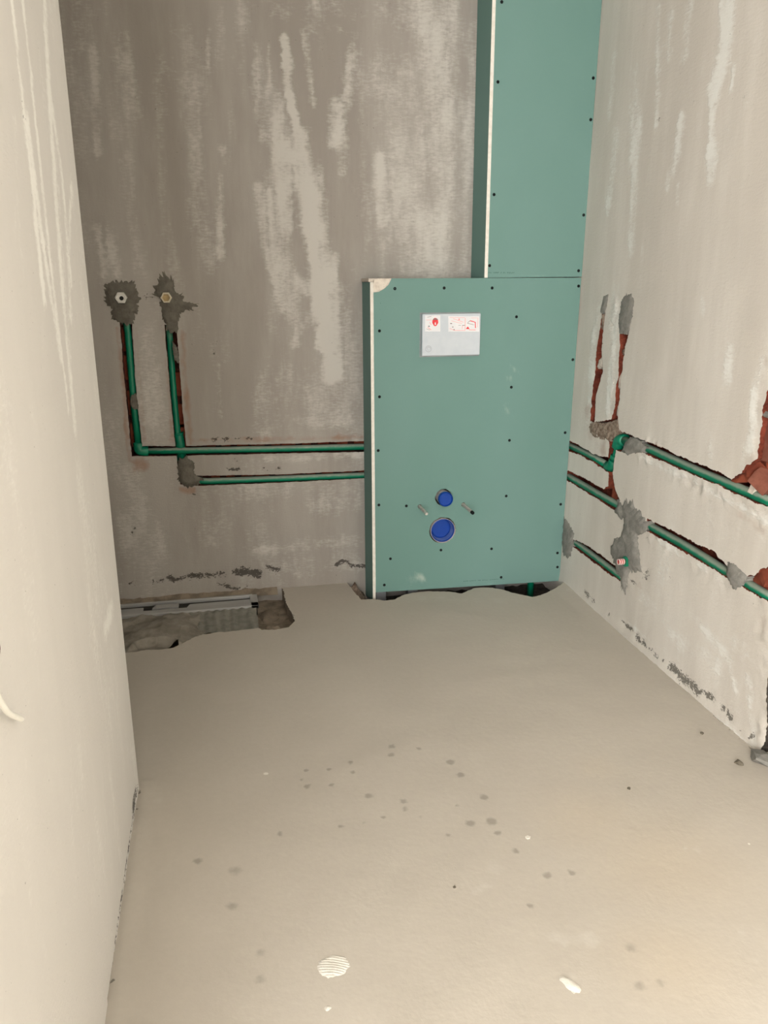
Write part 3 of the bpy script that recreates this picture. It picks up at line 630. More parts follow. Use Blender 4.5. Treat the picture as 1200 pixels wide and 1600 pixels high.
# broken block at the edge of the opening
for i, (px, py, w_, h_, d) in enumerate(((1207, 620, .075, .10, .012), (1206, 678, .10, .15, .014))):
    brick_at(RIGHT, px, py, w_, h_, d, wall_right, 'brick_dusty', .035, .02)
def shard_at(px, py, depth, size, rot, mat, seed, name='brick', cuts=4):
    u, v = RIGHT.at(px, py, -depth); return shard(name, RIGHT.P(u, v, -depth), size, rot, mat, wall_right, seed, cuts)
shard_at(1176, 730, .020, (.022, .10, .06), (.5, .2, .2), 'brick', 31)
shard_at(1163, 744, .022, (.022, .08, .035), (-.3, .1, 0), 'brick', 32)
shard_at(1195, 749, .018, (.022, .06, .062), (.5, .15, .3), 'brick_dusty', 33)
shard_at(1197, 708, .038, (.02, .08, .09), (.2, 0, -.3), 'chase_dark' if False else 'brick', 34)
shard_at(1179, 762, .012, (.012, .022, .035), (.1, .3, 0), 'gypsum_torn', 35, 'plaster_crumb')
shard_at(1194, 893, .014, (.02, .07, .045), (.4, .2, 0), 'brick', 36)
shard_at(1197, 912, .03, (.02, .09, .03), (.2, 0, 0), 'brick', 37)
shard_at(1203, 650, .006, (.012, .06, .014), (.1, 0, 0), 'mortar_light', 39, 'plaster_crumb')

# ================================================================== DRYWALL BOXING
def board(name, poly, thick, parent, plane=PANEL, holes=(), dust=None, edge='gypsum', spacing=.03):
    """plasterboard panel: paper face toward the room, white core on every cut edge.  poly in plane coordinates"""
    us = [p[0] for p in poly]; vs_ = [p[1] for p in poly]
    A, B = np.meshgrid(np.arange(min(us), max(us), spacing), np.arange(min(vs_), max(vs_), spacing)); A = A.ravel()+.004; B = B.ravel()+.004
    k = inside(poly, A, B)
    for h in holes: k &= ~inside(h, A, B)
    V, Fc = fill_cdt([poly]+list(holes), list(zip(A[k], B[k]))); Fc = orient(V, Fc, plane)
    vv = [plane.P(u, v, 0) for u, v in V]; ff = [tuple(f) for f in Fc]; ix = [0]*len(ff); n = len(V)
    vv += [plane.P(u, v, -thick) for u, v in V]; ff += [tuple(n+q for q in f[::-1]) for f in Fc]; ix += [0]*len(Fc)
    for L in [poly]+list(holes):
        b = len(vv); m = len(L); vv += [plane.P(u, v, 0) for u, v in L]+[plane.P(u, v, -thick) for u, v in L]
        for i in range(m): j = (i+1) % m; ff.append((b+i, b+j, b+m+j, b+m+i)); ix.append(1)
    d = np.zeros(len(vv))
    if dust: d[:n] = strokes(plane, dust, V[:, 0], V[:, 1])
    return link_mesh(name, vv, ff, ['board', edge], parent, ix, False, {'dust': d})
def circle(cx, cy, r, n=40, jit=0, seed=0):
    q = random.Random(seed); return [(cx+(r+q.uniform(-jit, jit))*cos(2*pi*i/n), cy+(r+q.uniform(-jit, jit))*sin(2*pi*i/n)) for i in range(n)]

boxing = empty('drywall_boxing', (.95, Y_PANEL+.08, 0), 'wide green plasterboard boxing standing low against the back wall', 'boxing')
TH = .0125
xl = X_BOX+.0120
tl = PANEL.at(585, 439.5); tr = PANEL.at(908.5, 433); br = PANEL.at(874, 907.5); bl = PANEL.at(588, 925.5)
flush_c = PANEL.at(693, 777); waste_c = PANEL.at(692, 829); rod_l = PANEL.at(656, 791.5); rod_r = PANEL.at(724, 788.5)
chip = PANEL.poly([(585, 457), (592, 456), (600, 451.5), (607, 445), (612, 438.6)])
front_poly = [(xl, bl[1]), (br[0], br[1]), (tr[0], Z_TOP), (chip[4][0], Z_TOP)]+[chip[i] for i in (3, 2, 1)]+[(xl, chip[0][1])]
dust_low = [([(640, 903)], 16, .55), ([(660, 902)], 4, .9), ([(673, 908)], 4, .9), ([(640, 912), (690, 908)], 9, .4), ([(806, 570), (792, 620), (780, 700)], 3, .6), ([(775, 582)], 5, .6), ([(793, 592)], 6, .7), ([(710, 745), (714, 752)], 3, .9), ([(722, 768), (732, 772)], 3, .6), ([(590, 442), (760, 438)], 3, .4), ([(760, 436), (905, 434)], 2, .3), ([(640, 490), (655, 485)], 3, .5), ([(790, 520), (800, 680)], 25, .2)]
front = board('front_panel', front_poly, TH, boxing, holes=[circle(*flush_c, .0335, 36, .0018, 1), circle(waste_c[0]-.0015, waste_c[1]+.0015, .0535, 44, .0018, 2), circle(*rod_l, .0085, 14, .001, 3), circle(*rod_r, .009, 14, .001, 4)], dust=dust_low)
# torn corner where the paper is gone
tc = [(xl, chip[0][1])]+[chip[i] for i in (1, 2, 3)]+[(chip[4][0], Z_TOP-.001), (xl+.004, Z_TOP-.004), (xl, Z_TOP-.02)]
LP = Plane((0, Y_PANEL+.0045, 0), (1, 0, 0), (0, 0, 1), (0, -1, 0))
tcorner = lump('torn_corner', LP, tc, 'gypsum_torn', front, .002, .0004, .006, 41, base=-.008, uv=True, spacing=.006); tcorner['label'] = 'torn corner showing white gypsum core'
# side panel: its cut front edge shows as a white stripe
SIDE = Plane((X_BOX, 0, 0), (0, 1, 0), (0, 0, 1), (-1, 0, 0))
board('side_panel', [(Y_PANEL-.0005, -.025), (Y_BACK-.003, -.06), (Y_BACK-.003, Z_TOP-TH), (Y_PANEL-.0005, Z_TOP-TH)], .0115, boxing, SIDE)
TOP = Plane((0, 0, Z_TOP), (1, 0, 0), (0, 1, 0), (0, 0, 1))
board('top_panel', [(X_BOX-.003, Y_PANEL+TH), (X_COL-.002, Y_PANEL+TH), (X_COL-.002, Y_BACK-.003), (X_BOX-.003, Y_BACK-.003)], TH-.0012, boxing, TOP, edge='gypsum_torn')
column = empty('drywall_column', (1.16, Y_PANEL+.08, Z_TOP), 'tall narrow green plasterboard column rising above the low boxing beside the right wall', 'boxing')
seam = .0012
xr_at = lambda z: X_RIGHT+LEAN*z-.0015
cfront = board('front_panel', [(X_COL+TH, Z_TOP+seam), (xr_at(Z_TOP), Z_TOP+seam+.002), (xr_at(CEIL), CEIL-.002), (X_COL+TH, CEIL-.002)], TH, column, dust=[([(762, 433), (905, 431)], 3, .35), ([(800, 370)], 8, .45), ([(910, 140)], 9, .3)])
CS = Plane((X_COL, 0, 0), (0, 1, 0), (0, 0, 1), (-1, 0, 0))
board('side_panel', [(Y_PANEL-.0005, Z_TOP+.001), (Y_BACK-.003, Z_TOP+.001), (Y_BACK-.003, CEIL-.002), (Y_PANEL-.0005, CEIL-.002)], TH, column, CS)
# screws, each a dark countersunk head in a dimple
scr = None
def screw_at(px, py, parent):
    global scr
    u, v = PANEL.at(px, py); p = PANEL.P(u, v, .0004)
    if scr is None:
        scr = lathe('screw', p, PANEL.n, [(-.001, .0056), (.0002, .0054), (.0005, .0046), (.0003, .0018), (-.0006, .0012), (-.0006, 0)], 'screw', parent, 14)
        scr['label'] = 'black drywall screw head'; return
    o = scr.copy(); COL.objects.link(o); o.parent = parent
    WL[o] = p; o.location = p - WL[parent] + (Vector(scr.location)-(SCR0-WL[boxing]))
SCR0 = Vector(PANEL.pt(617, 451))
for i, (px, py) in enumerate([(617, 451), (694, 450), (769, 450), (904, 447), (807, 495), (593, 517), (895, 562), (593, 620), (799, 605), (883, 676), (796, 688), (591, 704), (791, 775), (876, 788), (635, 790.5), (592, 789), (689, 859.5), (768, 857.5), (871, 864), (871, 886), (610, 873), (600.5, 914), (783, 902)]):
    screw_at(px, py, boxing)
for px, py in [(784, 3), (778, 128), (927, 122), (923, 187), (772, 304), (912, 336), (765, 415), (904, 423)]: screw_at(px, py, column)
# faint printed line on the boards: small unreadable characters
def print_line(px0, py0, px1, py1, parent, h, groups, seed, mat='ink'):
    q = random.Random(seed); bm = bmesh.new(); a = Vector(PANEL.at(px0, py0)); b = Vector(PANEL.at(px1, py1)); L = (b-a).length; d = (b-a)/L
    n = sum(groups)+len(groups)*1.0; s = L/n; t = 0
    for g in groups:
        for k in range(g):
            for part in range(2):
                x0 = t+s*(.1+.4*part); hh = h*q.uniform(.5, 1); c = a+d*x0; ww = s*q.uniform(.15, .3)
                z0 = q.choice((0, h-hh))
                vs = [bm.verts.new(PANEL.P(c.x+dx, c.y+z0+dz, .0004)) for dx, dz in ((0, 0), (ww, 0), (ww, hh), (0, hh))]; bm.faces.new(vs)
            t += s
        t += s
    return from_bm('printed_line', bm, mat, parent)
print_line(762, 427, 806, 427.5, cfront, .005, (3, 5, 1, 2, 6), 1)
print_line(724, 909, 790, 905, front, .004, (4, 6, 3, 5, 8, 4), 2)
print_line(594, 474, 595, 478, front, .003, (1,), 3); print_line(593, 484, 596, 484, front, .003, (1,), 4); print_line(594, 500, 596, 502, front, .003, (1,), 5)

# ---------------- flush plate cover with its stickers
P0 = .024
FACE = Plane((0, Y_PANEL-P0, 0), (1, 0, 0), (0, 0, 1), (0, -1, 0))
ca = FACE.at(659.5, 556.5); cb = FACE.at(751.5, 489.5)
cover = empty('flush_plate_cover', (((ca[0]+cb[0])/2), Y_PANEL, ca[1]), 'grey white plastic cover with red printed stickers, fixed on the boxing front', 'cover')
bm = box_bm((ca[0], Y_PANEL-P0, ca[1]), (cb[0], Y_PANEL-.0002, cb[1]), .003, 3)
for v in bm.verts:                                              # slightly flared foot, as a moulded lid
    k = (v.co.y-(Y_PANEL-P0))/P0; v.co.x += (v.co.x-(ca[0]+cb[0])/2)*.006*k; v.co.z += (v.co.z-(ca[1]+cb[1])/2)*.012*k
body = from_bm('body', bm, 'cover', cover)
cut = box('cutout_shade', (ca[0]-.0035, Y_PANEL-.0007, ca[1]-.006), (cb[0]+.004, Y_PANEL-.0001, cb[1]+.004), 'profile', cover, 0); cut['label'] = 'thin dark plate painted as shade in the gap round the cover'  # dark plate on the uncut panel, standing in for shade round the cover
def flat(name, plane, pix, h, mat, parent):
    P = plane.poly(pix); return link_mesh(name, [plane.P(u, v, h) for u, v in P]+[plane.P(u, v, h-.0003) for u, v in P], [tuple(range(len(P)))]+[tuple(range(2*len(P)-1, len(P)-1, -1))]+[(i, len(P)+i, len(P)+(i+1) % len(P), (i+1) % len(P)) for i in range(len(P))], mat, parent)
def fl(x, y): return (630+x/8, 470+y/8)                         # from the 8x study crop
def quad(x0, y0, x1, y1): return [fl(x0, y1), fl(x1, y1), fl(x1, y0), fl(x0, y0)]
def line(pts, wd):
    out = []; P = [Vector(fl(*p)) for p in pts]; L = []; R_ = []
    for i, p in enumerate(P):
        d = (P[min(i+1, len(P)-1)]-P[max(i-1, 0)]).normalized(); nn = Vector((-d.y, d.x))*wd/16
        L.append(tuple(p+nn)); R_.append(tuple(p-nn))
    return L+R_[::-1]
s1 = flat('sticker', FACE, quad(272, 182, 464, 384), .0006, 'sticker', cover); s1['label'] = 'small square sticker with a red round symbol'
s2 = flat('sticker', FACE, quad(563, 192, 950, 386), .0006, 'sticker', cover); s2['label'] = 'wide sticker with a red line drawing'
red = [fl(400+38*cos(a)*(1 if sin(a) < .3 else .85), 265+52*sin(a)) for a in [2*pi*i/24 for i in range(24)]]
flat('print_mark', FACE, red, .0010, 'red_print', s1)
flat('print_mark', FACE, [fl(368, 238), fl(436, 238), fl(425, 222), fl(378, 222)], .0013, 'grey_print', s1)
flat('print_mark', FACE, [fl(395, 270), fl(405, 270), fl(408, 300), fl(392, 300)], .0013, 'sticker', s1)
for pts, wd, m in (([(285, 240), (355, 240)], 4, 'pink_print'), ([(330, 270), (350, 300)], 6, 'pink_print'), ([(305, 330), (330, 350), (350, 362)], 7, 'pink_print'), ([(300, 205), (350, 195)], 4, 'grey_print'), ([(312, 318), (332, 318)], 14, 'grey_print'), ([(290, 350), (330, 365)], 4, 'grey_print')):
    flat('print_mark', FACE, line(pts, wd), .0010, m, s1)
for pts, wd, m in (([(580, 208), (770, 212)], 4, 'pink_print'), ([(625, 222), (750, 268)], 5, 'pink_print'), ([(600, 250), (735, 285)], 4, 'pink_print'), ([(775, 215), (772, 370)], 6, 'pink_print'), ([(580, 345), (640, 370), (770, 370)], 5, 'pink_print'), ([(740, 310), (735, 350)], 5, 'pink_print'), ([(820, 362), (905, 364)], 8, 'pink_print'),
    ([(835, 248), (900, 268), (903, 340)], 11, 'red_print'), ([(835, 248), (805, 275)], 5, 'grey_print'), ([(800, 280), (880, 300)], 5, 'grey_print'), ([(850, 215), (935, 215), (930, 330)], 4, 'pink_print'), ([(586, 284), (610, 284)], 11, 'grey_print'), ([(612, 328), (626, 328)], 12, 'grey_print'), ([(628, 360), (642, 360)], 12, 'grey_print'), ([(738, 308), (770, 306)], 7, 'grey_print'), ([(690, 232), (706, 232)], 20, 'pink_print'), ([(690, 306), (720, 306)], 4, 'grey_print')):
    flat('print_mark', FACE, line(pts, wd), .0010, m, s2)
flat('print_mark', FACE, [fl(782, 352), fl(830, 352), fl(806, 320)], .0013, 'red_print', s2)
def ring(name, plane, cx, cy, r0, r1, h, mat, parent, n=36, a0=0, a1=2*pi):
    vs = []; fs = []
    for i in range(n+1):
        a = a0+(a1-a0)*i/n
        for r in (r0, r1): vs.append(plane.P(cx+r*cos(a), cy+r*sin(a), h))
    for i in range(n): fs.append((2*i, 2*i+1, 2*i+3, 2*i+2))
    return link_mesh(name, vs, fs, mat, parent)
lc = FACE.at(*fl(315, 600))
emb = ring('round_emblem', FACE, lc[0], lc[1], .0105, .0116, .0008, 'logo_print', cover)
ring('emblem_ring', FACE, lc[0], lc[1], .0045, .0054, .0008, 'logo_print', emb, 20, .6, 5.6); ring('emblem_ring', FACE, lc[0], lc[1], .0074, .0082, .0008, 'logo_print', emb, 24, -.4, 3.0)

# ---------------- flush pipe, waste socket, fixing rods
fx, fz = flush_c
flush = empty('flush_pipe', (fx, Y_PANEL, fz-.03), 'small flush pipe stub with a blue cap, sticking out above the larger blue outlet', 'pipe')
lathe('sleeve', (fx, Y_PANEL+.03, fz), (0, -1, 0), [(0, .020), (0, .0275), (.055, .0275), (.056, .0265)], 'sleeve', flush, 36)
lathe('cap', (fx, Y_PANEL+.03, fz), (0, -1, 0), [(.046, .0278), (.056, .0290), (.064, .0288), (.0665, .0270), (.064, .0250), (.060, .0238), (.0595, 0)], ['blue'], flush, 36)
wx, wz = waste_c
waste = empty('waste_outlet', (wx, Y_PANEL, wz-.05), 'large round waste outlet closed by a recessed blue plastic cap', 'pipe')
lathe('socket', (wx, Y_PANEL+.05, wz), (0, -1, 0), [(0, .046), (0, .0495), (.050, .0495), (.051, .0488), (.050, .0475), (.0, .0470)], 'sleeve', waste, 44)
lathe('cap', (wx, Y_PANEL+.05, wz), (0, -1, 0), [(.046, .0475), (.049, .0472), (.050, .0455), (.046, .0435), (.018, .0405), (.014, .0385), (.014, .037), (.016, .0355), (.016, 0)], ['blue', 'blue_pale'], waste, 44, [0, 0, 0, 1, 0, 0, 0, 0])
for (u, v), L, side, lab, end in ((rod_l, .105, 'left', 'grey threaded fixing rod left of the blue outlets', 'nickel'), (rod_r, .125, 'right', 'grey threaded fixing rod with a dark end, right of the blue outlets', 'screw')):
    rod = empty('fixing_rod', (u, Y_PANEL, v-.006), lab, 'rod', 'fixing rods beside the blue outlets')
    pr = [(-.03, .0062)]
    k = 0
    while k*.0022 < L-.018: pr += [(.001+k*.0022, .0063), (.0021+k*.0022, .0056)]; k += 1
    pr += [(L-.016, .0063)]
    lathe('threaded_shaft', (u, Y_PANEL, v), (0, -1, 0), pr, 'zinc', rod, 16)
    lathe('end_cap', (u, Y_PANEL, v), (0, -1, 0), [(L-.016, .0066), (L-.003, .0066), (L, .0050), (L, 0)], end, rod, 16)

# ---------------- what shows in the dark gap below the boxing
fr = empty('cistern_frame', (.95, Y_PANEL+.06, -.07), 'dark steel mounting frame feet in the gap under the boxing', 'frame')
for px in (598, 648, 785):
    u, v = PANEL.at(px, 930); box('foot', (u-.02, Y_PANEL+.03, -.072), (u+.02, Y_PANEL+.075, .06), 'profile', fr, .002)
box('bottom_rail', (.60, Y_PANEL+.035, .02), (1.32, Y_PANEL+.075, .06), 'profile', fr, .002)
u, v = PANEL.at(832, 920)
gp = empty('water_pipe', (u, Y_PANEL+.02, -.07), 'short green pipe rising in the dark gap under the boxing', 'pipe')
tube('pipe_run', [(u, Y_PANEL+.022, -.072), (u, Y_PANEL+.022, .3)], .0135, 'pipe', gp)

# ================================================================== WATER PIPES
RP = .0124
def wall_pts(plane, pix, h): return [plane.pt(px, py, h) for px, py in pix]
# rear wall, cold: outlet, drop, corner elbow, run to the boxing
dep = -.017
A = wall_pts(BACK, [(193, 470), (200, 520), (210, 640), (217.5, 705)], dep)
B = wall_pts(BACK, [(217.5, 705), (300, 703.8), (440, 701), (568, 698), (620, 697)], dep)
pa = empty('water_pipe', BACK.pt(217, 704), 'left green pipe dropping from the left wall outlet and turning along the upper chase', 'pipe', 'green pipes in the back wall')
tube('pipe_run', A, RP, 'pipe', pa); tube('pipe_run', B, RP, 'pipe', pa)
def elbow(name, a, b, c, parent, r=.0192, leg=.03):
    a, b, c = Vector(a), Vector(b), Vector(c); p = [b+(a-b).normalized()*leg, b, b+(c-b).normalized()*leg]
    q = fillet(p, .02, 6); rr = [r]*len(q)
    q = [q[0]-(q[1]-q[0]).normalized()*.0]+q; rr = [r*.92]+rr; q[0] = q[1]-(q[2]-q[1]).normalized()*.0015
    q.append(q[-1]+(q[-1]-q[-2]).normalized()*.0015); rr.append(r*.92)
    return tube(name, q, rr, 'fitting', parent)
elbow('elbow', A[-2], A[-1], B[1], pa, leg=.032)
C = wall_pts(BACK, [(262, 475), (266, 540), (272, 620), (279, 690), (284, 735), (286, 748)], dep-.012)
D = [C[-1]]+wall_pts(BACK, [(320, 752), (440, 747.5), (568, 742.5), (620, 740.5)], dep)
pb = empty('water_pipe', BACK.pt(286, 748), 'second green pipe dropping from the right wall outlet and turning along the lower chase', 'pipe', 'green pipes in the back wall')
tube('pipe_run', C, RP*.92, 'pipe', pb); tube('pipe_run', fillet(D, .02), RP, 'pipe', pb)
cpl = wall_pts(BACK, [(278.5, 676), (281, 690), (284, 718)], dep-.012)
tube('coupling', cpl, .0180, 'fitting', pb)
tube('coupling_rim', [cpl[0], cpl[0]+(cpl[1]-cpl[0]).normalized()*.006], .0196, 'fitting', pb)
def outlet(px, py, lab, nut_m, in_m, R_):
    c = BACK.pt(px, py, .0); o = empty('wall_outlet', c, lab, 'outlet', None)
    lathe('hex_nut', c, BACK.n, [(-.02, R_), (.018, R_), (.022, R_*.92), (.022, R_*.66)], nut_m, o, 6, smooth=False)
    lathe('bore', c, BACK.n, [(.022, R_*.70), (.0225, R_*.68), (.019, R_*.64), (.016, R_*.60), (.016, 0)], in_m, o, 24)
    return o, c
o, c = outlet(190, 465, 'hexagonal metal water outlet in dark mortar, the left one', 'nickel', 'nickel', .0225)
lathe('socket_hole_shade', c+Vector((.001, 0, -.002)), BACK.n, [(.0165, .0075), (.0168, 0)], 'black', o, 14)  # black disc painted as the shade inside the socket
o, c = outlet(260, 465, 'hexagonal cream plugged water outlet, right of the metal one', 'cream_nut', 'tan_plug', .0205)

# right wall
rd = -.016
E_ = wall_pts(RIGHT, [(868, 686), (890.7, 696.5), (925, 712.8), (956, 731)], rd)
F_ = wall_pts(RIGHT, [(956, 731), (969, 686)], rd)
G_ = wall_pts(RIGHT, [(969, 686), (1000, 695.5), (1022, 704.6), (1060, 722), (1100, 740), (1150, 761), (1191, 778.5), (1230, 796)], rd+.002)
pr1 = empty('water_pipe', RIGHT.pt(954, 733), 'upper green pipe on the right wall with two elbows and a step up', 'pipe', 'green pipes in the right wall')
tube('pipe_run', E_, RP, 'pipe', pr1); tube('pipe_run', F_, RP*.9, 'fitting', pr1); tube('pipe_run', G_, RP*1.08, 'pipe', pr1)
elbow('elbow', E_[-2], E_[-1], F_[1], pr1, .0190, .03); elbow('elbow', F_[0], F_[-1], G_[1], pr1, .0215, .034)
tube('coupling', [F_[0].lerp(F_[1], .30), F_[0].lerp(F_[1], .42)], .0165, 'fitting', pr1)
H_ = wall_pts(RIGHT, [(868, 730), (888, 744), (925, 766), (965, 789), (1013.5, 820.5), (1067.5, 850.5), (1100, 870.5), (1130.5, 890), (1186.7, 923), (1240, 956)], rd)
pr2 = empty('water_pipe', RIGHT.pt(1012, 822), 'lower long green pipe on the right wall, covered by mortar in two places', 'pipe', 'green pipes in the right wall')
tube('pipe_run', H_, RP*1.06, 'pipe', pr2)
I_ = wall_pts(RIGHT, [(888, 838), (900, 848), (935, 874), (968, 899), (975, 904)], rd+.004)
pr3 = empty('water_pipe', RIGHT.pt(935, 874), 'lowest short green pipe on the right wall near the boxing', 'pipe', 'green pipes in the right wall')
tube('pipe_run', I_, RP*.95, 'pipe', pr3)
# plugged outlet in the mortar
c = RIGHT.pt(981, 877, .004)
pl = empty('pipe_plug', c, 'red and pale plug in a green outlet set in grey mortar on the right wall', 'plug')
ax = RIGHT.n
lathe('green_outlet', c, ax, [(-.02, .018), (.012, .018), (.014, .016), (.014, .008)], 'fitting', pl, 20)
lathe('plug_body', c, ax, [(.010, .0085), (.034, .0085), (.035, .007), (.035, 0)], 'red_plastic', pl, 12)
for k in range(3): lathe('plug_collar', c, ax, [(.016+.008*k, .0080), (.016+.008*k, .0108), (.020+.008*k, .0108), (.020+.008*k, .0080)], 'pale_plastic', pl, 12)

# ================================================================== SHOWER DRAIN
dz = -.004
DP = Plane((0, 0, dz), (1, 0, 0), (0, 1, 0), (0, 0, 1))
y0 = DP.at(300, 954)[1]; y1 = DP.at(300, 936)[1]; xe = DP.at(404, 944)[0]; xi = DP.at(391, 935)[0]; xs = -1.05
drain = empty('linear_drain', ((xs+xe)/2, (y0+y1)/2, dz-.05), 'long narrow steel shower drain channel lying along the back wall', 'drain')
wd = y1-y0
bm = bmesh.new()
for lo, hi in (((xs, y0, dz-.012), (xe, y0+wd*.30, dz)), ((xs, y1-wd*.10, dz-.012), (xi+.01, y1, dz+.002)), ((xi, y0, dz-.012), (xe, y1, dz))): box_bm(lo, hi, .001, 1, bm=bm)
from_bm('frame', bm, 'drain', drain)
box('channel', (xs, y0+.012, dz-.05), (xe-.005, y1-.003, dz-.022), 'drain_dark', drain, .002)
ya, yb = y0+wd*.45, y1-wd*.26
n1 = DP.at(231, 946)[0]; n2 = DP.at(286, 942)[0]
for a, b, h in ((xs+.01, n1-.016, -.008), (n1+.018, n2-.016, -.001), (n2+.014, xi+.002, -.008)):
    bm = bmesh.new(); t = .012
    P = [(a+t if a > -.6 else a, yb), (b-t*0, yb), (b, ya), (a, ya)]
    if h > 0: P = [(a+.0, yb), (b+.0, yb), (b+.014, ya), (a-.016, ya)]
    vs = [bm.verts.new((x, y, dz+h)) for x, y in P]+[bm.verts.new((x, y, dz+h-.006)) for x, y in P]
    bm.faces.new(vs[:4]); bm.faces.new(vs[7:3:-1])
    for i in range(4): bm.faces.new((vs[i], vs[4+i], vs[4+(i+1) % 4], vs[(i+1) % 4]))
    from_bm('cover_strip', bm, 'drain', drain)
# sealing fleece in front of the channel, laid in ridges
def fleece():
    xa, xb = FLOOR.at(290, 975)[0], FLOOR.at(403, 965)[0]; nx, ny = 130, 20; vs = []; fs = []
    for j in range(ny+1):
        for i in range(nx+1):
            x = xa+(xb-xa)*i/nx; t = j/ny; y = y0+.004-t*.185
            z = dz-.007-.012*t**.8+.0016*sin(x*2*pi/.031+2.5*noise.noise(Vector((x*11, y*5, 3))))+.005*noise.noise(Vector((x*10, y*10, 2)))*(.3+t)+.003*noise.noise(Vector((x*40, y*14, 6)))
            vs.append((x+.004*noise.noise(Vector((y*20, 1, 1))), y, z))
    for j in range(ny):
        for i in range(nx): a = j*(nx+1)+i; fs.append((a, a+1, a+nx+2, a+nx+1))
    o = link_mesh('sealing_fleece', vs, fs, 'fleece', drain, smooth=True); o['label'] = 'ribbed grey sealing fleece'
fleece()
# crumpled sheet heaped over the trap at the niche's front edge, torn open above the trap
HOLE = FLOOR.at(262, 1007)
def crumple():
    xa, xb = -.62, FLOOR.at(322, 975)[0]; ya, yb = FLOOR.at(240, 1022)[1], y0-.002; nx, ny = 150, 70; vs = []; fs = []; kill = set()
    ac = FLOOR.at(243, 1008)
    for j in range(ny+1):
        for i in range(nx+1):
            x = xa+(xb-xa)*i/nx; y = ya+(yb-ya)*j/ny; p = Vector((x*8, y*8, 4))
            rid = 1-abs(noise.noise(p)*2.2); rid2 = 1-abs(noise.noise(Vector((x*17+3, y*13, 9)))*2.2)
            z = -.016+.009*rid+.006*rid2+.002*noise.noise(p*6)
            c = FLOOR.at(250, 980); z += .016*max(0, 1-((x-c[0])/.14)**2-((y-c[1])/.09)**2)
            d = math.hypot((x-ac[0])/.075, (y-ac[1])/.052)
            if y > ac[1]-.012: z += .020*math.exp(-((d-1)/.20)**2)-.016*max(0, 1-d*d)
            z = min(z, .014)-.02*max(0, (x-xb+.06)/.06)
            if math.hypot((x-HOLE[0])/.030, (y-HOLE[1])/.019) < 1+.25*noise.noise(p*3): kill.add(len(vs))
            vs.append((x, y, z))
    for j in range(ny):
        for i in range(nx):
            a = j*(nx+1)+i; f = (a, a+1, a+nx+2, a+nx+1)
            if not any(q in kill for q in f): fs.append(f)
    o = link_mesh('crumpled_sheet', vs, fs, 'membrane', None, smooth=True)
    setp(o, 'crumpled dusty grey sheet heaped in the floor pit before the drain', 'sheet')
crumple()
lathe('trap_hole_shade', (HOLE[0], HOLE[1]+.005, -.040), (0, 0, 1), [(0, .0), (.001, .034), (.006, .040)], 'black', floor, 18)  # black disc on the pit bottom, painting the dark seen through the tear
# mortar heaps and crumbs in the pit
def heap(px, py, rx, ry, h, seed, mat='bed', label=None, zb=-.05, name='mortar_heap'):
    u, v = FLOOR.at(px, py); pl_ = Plane((0, 0, zb), (1, 0, 0), (0, 1, 0), (0, 0, 1))
    L = [(u+rx*cos(2*pi*i/20), v+ry*sin(2*pi*i/20)) for i in range(20)]
    o = lump(name, pl_, L, mat, None, h, .008, .012, seed, base=-.004, uv=True, rough=.5, spacing=.012, sharp=min(rx, ry)*.9)
    return setp(o, label, 'mortar')
heap(426, 974, .055, .035, .036, 51, 'bed', 'rounded mortar heap at the right corner of the floor pit')
heap(420, 945, .04, .05, .02, 52, 'bed', 'low rough mortar heap between the drain end and the pit edge')
heap(553, 916, .045, .05, .045, 54, 'rubble', 'crumbly mortar rubble in the hole left of the boxing foot')
def ledge():
    # rough mortar bed between drain and wall
    ya_, yb_ = y1+.002, Y_BACK+.004; nx, ny = 110, 10; vs = []; fs = []
    xa, xb = -1.1, FLOOR.at(432, 915)[0]
    for j in range(ny+1):
        for i in range(nx+1):
            x = xa+(xb-xa)*i/nx; t = j/ny; y = ya_+(yb_-ya_)*t
            vs.append((x, y, -.012+.02*t+.009*noise.noise(Vector((x*16, y*16, 3)))+.005*noise.noise(Vector((x*50, y*50, 3)))))
    for j in range(ny):
        for i in range(nx): a = j*(nx+1)+i; fs.append((a, a+1, a+nx+2, a+nx+1))
    link_mesh('mortar_bed', vs, fs, 'bed', floor, smooth=True)
ledge()

# ================================================================== LOOSE THINGS
# white cable poking out of the near left wall
p = lambda px, py, h: LEFT.pt(px, py, h)
cpts = [p(-4, 1016, -.01), p(-8, 1022, .012), p(-16, 1045, .02), p(-10, 1075, .018), p(3, 1100, .014), p(15, 1115, .011), p(35, 1124, .008)]
def smooth_curve(P, n=8):
    out = []
    for i in range(len(P)-1):
        a, b, c_, d = P[max(i-1, 0)], P[i], P[i+1], P[min(i+2, len(P)-1)]
        for k in range(n):
            t = k/n; out.append(.5*((2*b)+(c_-a)*t+(2*a-5*b+4*c_-d)*t*t+(3*b-a-3*c_+d)*t**3))
    return out+[P[-1]]
q = smooth_curve([Vector(v) for v in cpts])
cable = empty('cable_end', cpts[0], 'white cable end curling out of the near left wall at the photo edge', 'cable')
tube('sheath', q, [.0033]*(len(q)-2)+[.0031, .0022], 'white_cable', cable, 14)
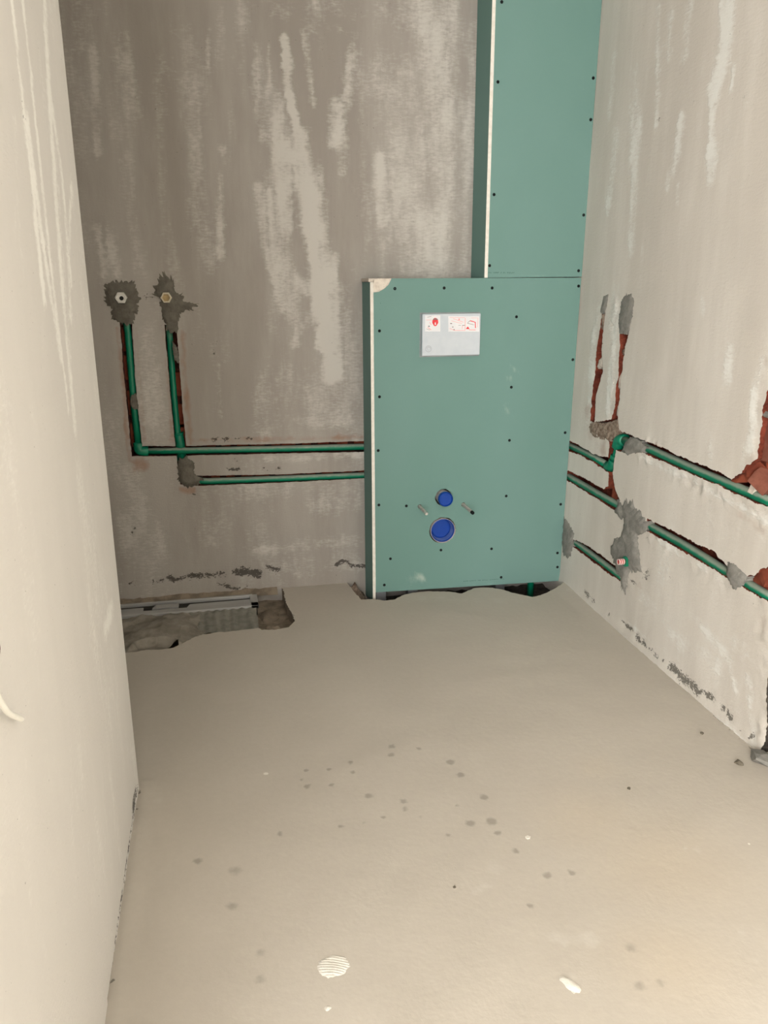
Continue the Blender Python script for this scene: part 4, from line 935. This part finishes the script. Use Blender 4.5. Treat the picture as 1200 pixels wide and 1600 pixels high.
lathe('wall_hole', LEFT.pt(-2, 1014, .0006), LEFT.n, [(0, .007), (.0006, .005), (.0002, 0)], 'copper', cable, 14)

# plaster dabs and crumbs on the screed
def dab(px, py, rx, ry, h, seed, label, ridges=True, cat='plaster', group=None, mat='dab', rot=0):
    u, v = FLOOR.at(px, py)
    L = []
    for i in range(22):
        a = 2*pi*i/22; x, y = rx*cos(a), ry*sin(a); L.append((u+x*cos(rot)-y*sin(rot), v+x*sin(rot)+y*cos(rot)))
    top = (lambda A, B: .0005*np.sin((B*1.0+A*.35)*2*pi/.0058+1.5*np.sin(A*120))) if ridges else None
    o = lump('plaster_dab', FLOOR, L, mat, None, h, .003, .005, seed, base=-.003, uv=True, spacing=.0016 if ridges else .004, top=top, sharp=.008)
    return setp(o, label, cat, group)
dab(521, 1511, .031, .026, .0022, 61, 'large white ridged plaster dab dried on the floor')
dab(890, 1538, .010, .022, .003, 62, 'elongated white plaster fleck low on the right of the floor', False, rot=.5)
dab(512, 1576, .008, .0055, .003, 63, 'small white plaster fleck just below the large dab', False)
dab(416, 1209, .006, .005, .003, 64, 'tiny white plaster fleck on the floor near the left partition', False)
dab(898, 1549, .006, .004, .003, 65, 'small white crumb beside the elongated plaster fleck', False)
dab(1170, 1320, .005, .006, .003, 66, 'tiny white fleck near the right photo edge of the floor', False)
dab(825, 1308, .004, .004, .002, 67, 'tiny white fleck in the middle of the floor', False)
def crumb(px, py, s, seed, label, mat='stone'):
    u, v = FLOOR.at(px, py); o = shard('mortar_crumb', (u, v, s[2]*.35), s, (.1, .1, seed), mat, None, seed, 6); return setp(o, label, 'crumb')
crumb(1155, 1194, (.022, .013, .010), 71, 'largest dark crumb on the floor near the right wall')
crumb(1097, 1147, (.009, .008, .006), 72, 'small dark crumb close to the foot of the right wall')
crumb(983, 1233, (.008, .007, .006), 73, 'small dark crumb lying alone on the open floor')
crumb(710, 1387, (.005, .005, .004), 74, 'tiny dark crumb in the near middle of the floor')
crumb(1191, 1190, (.05, .05, .03), 75, 'grey mortar lump at the broken foot of the right wall', 'mortar_light')
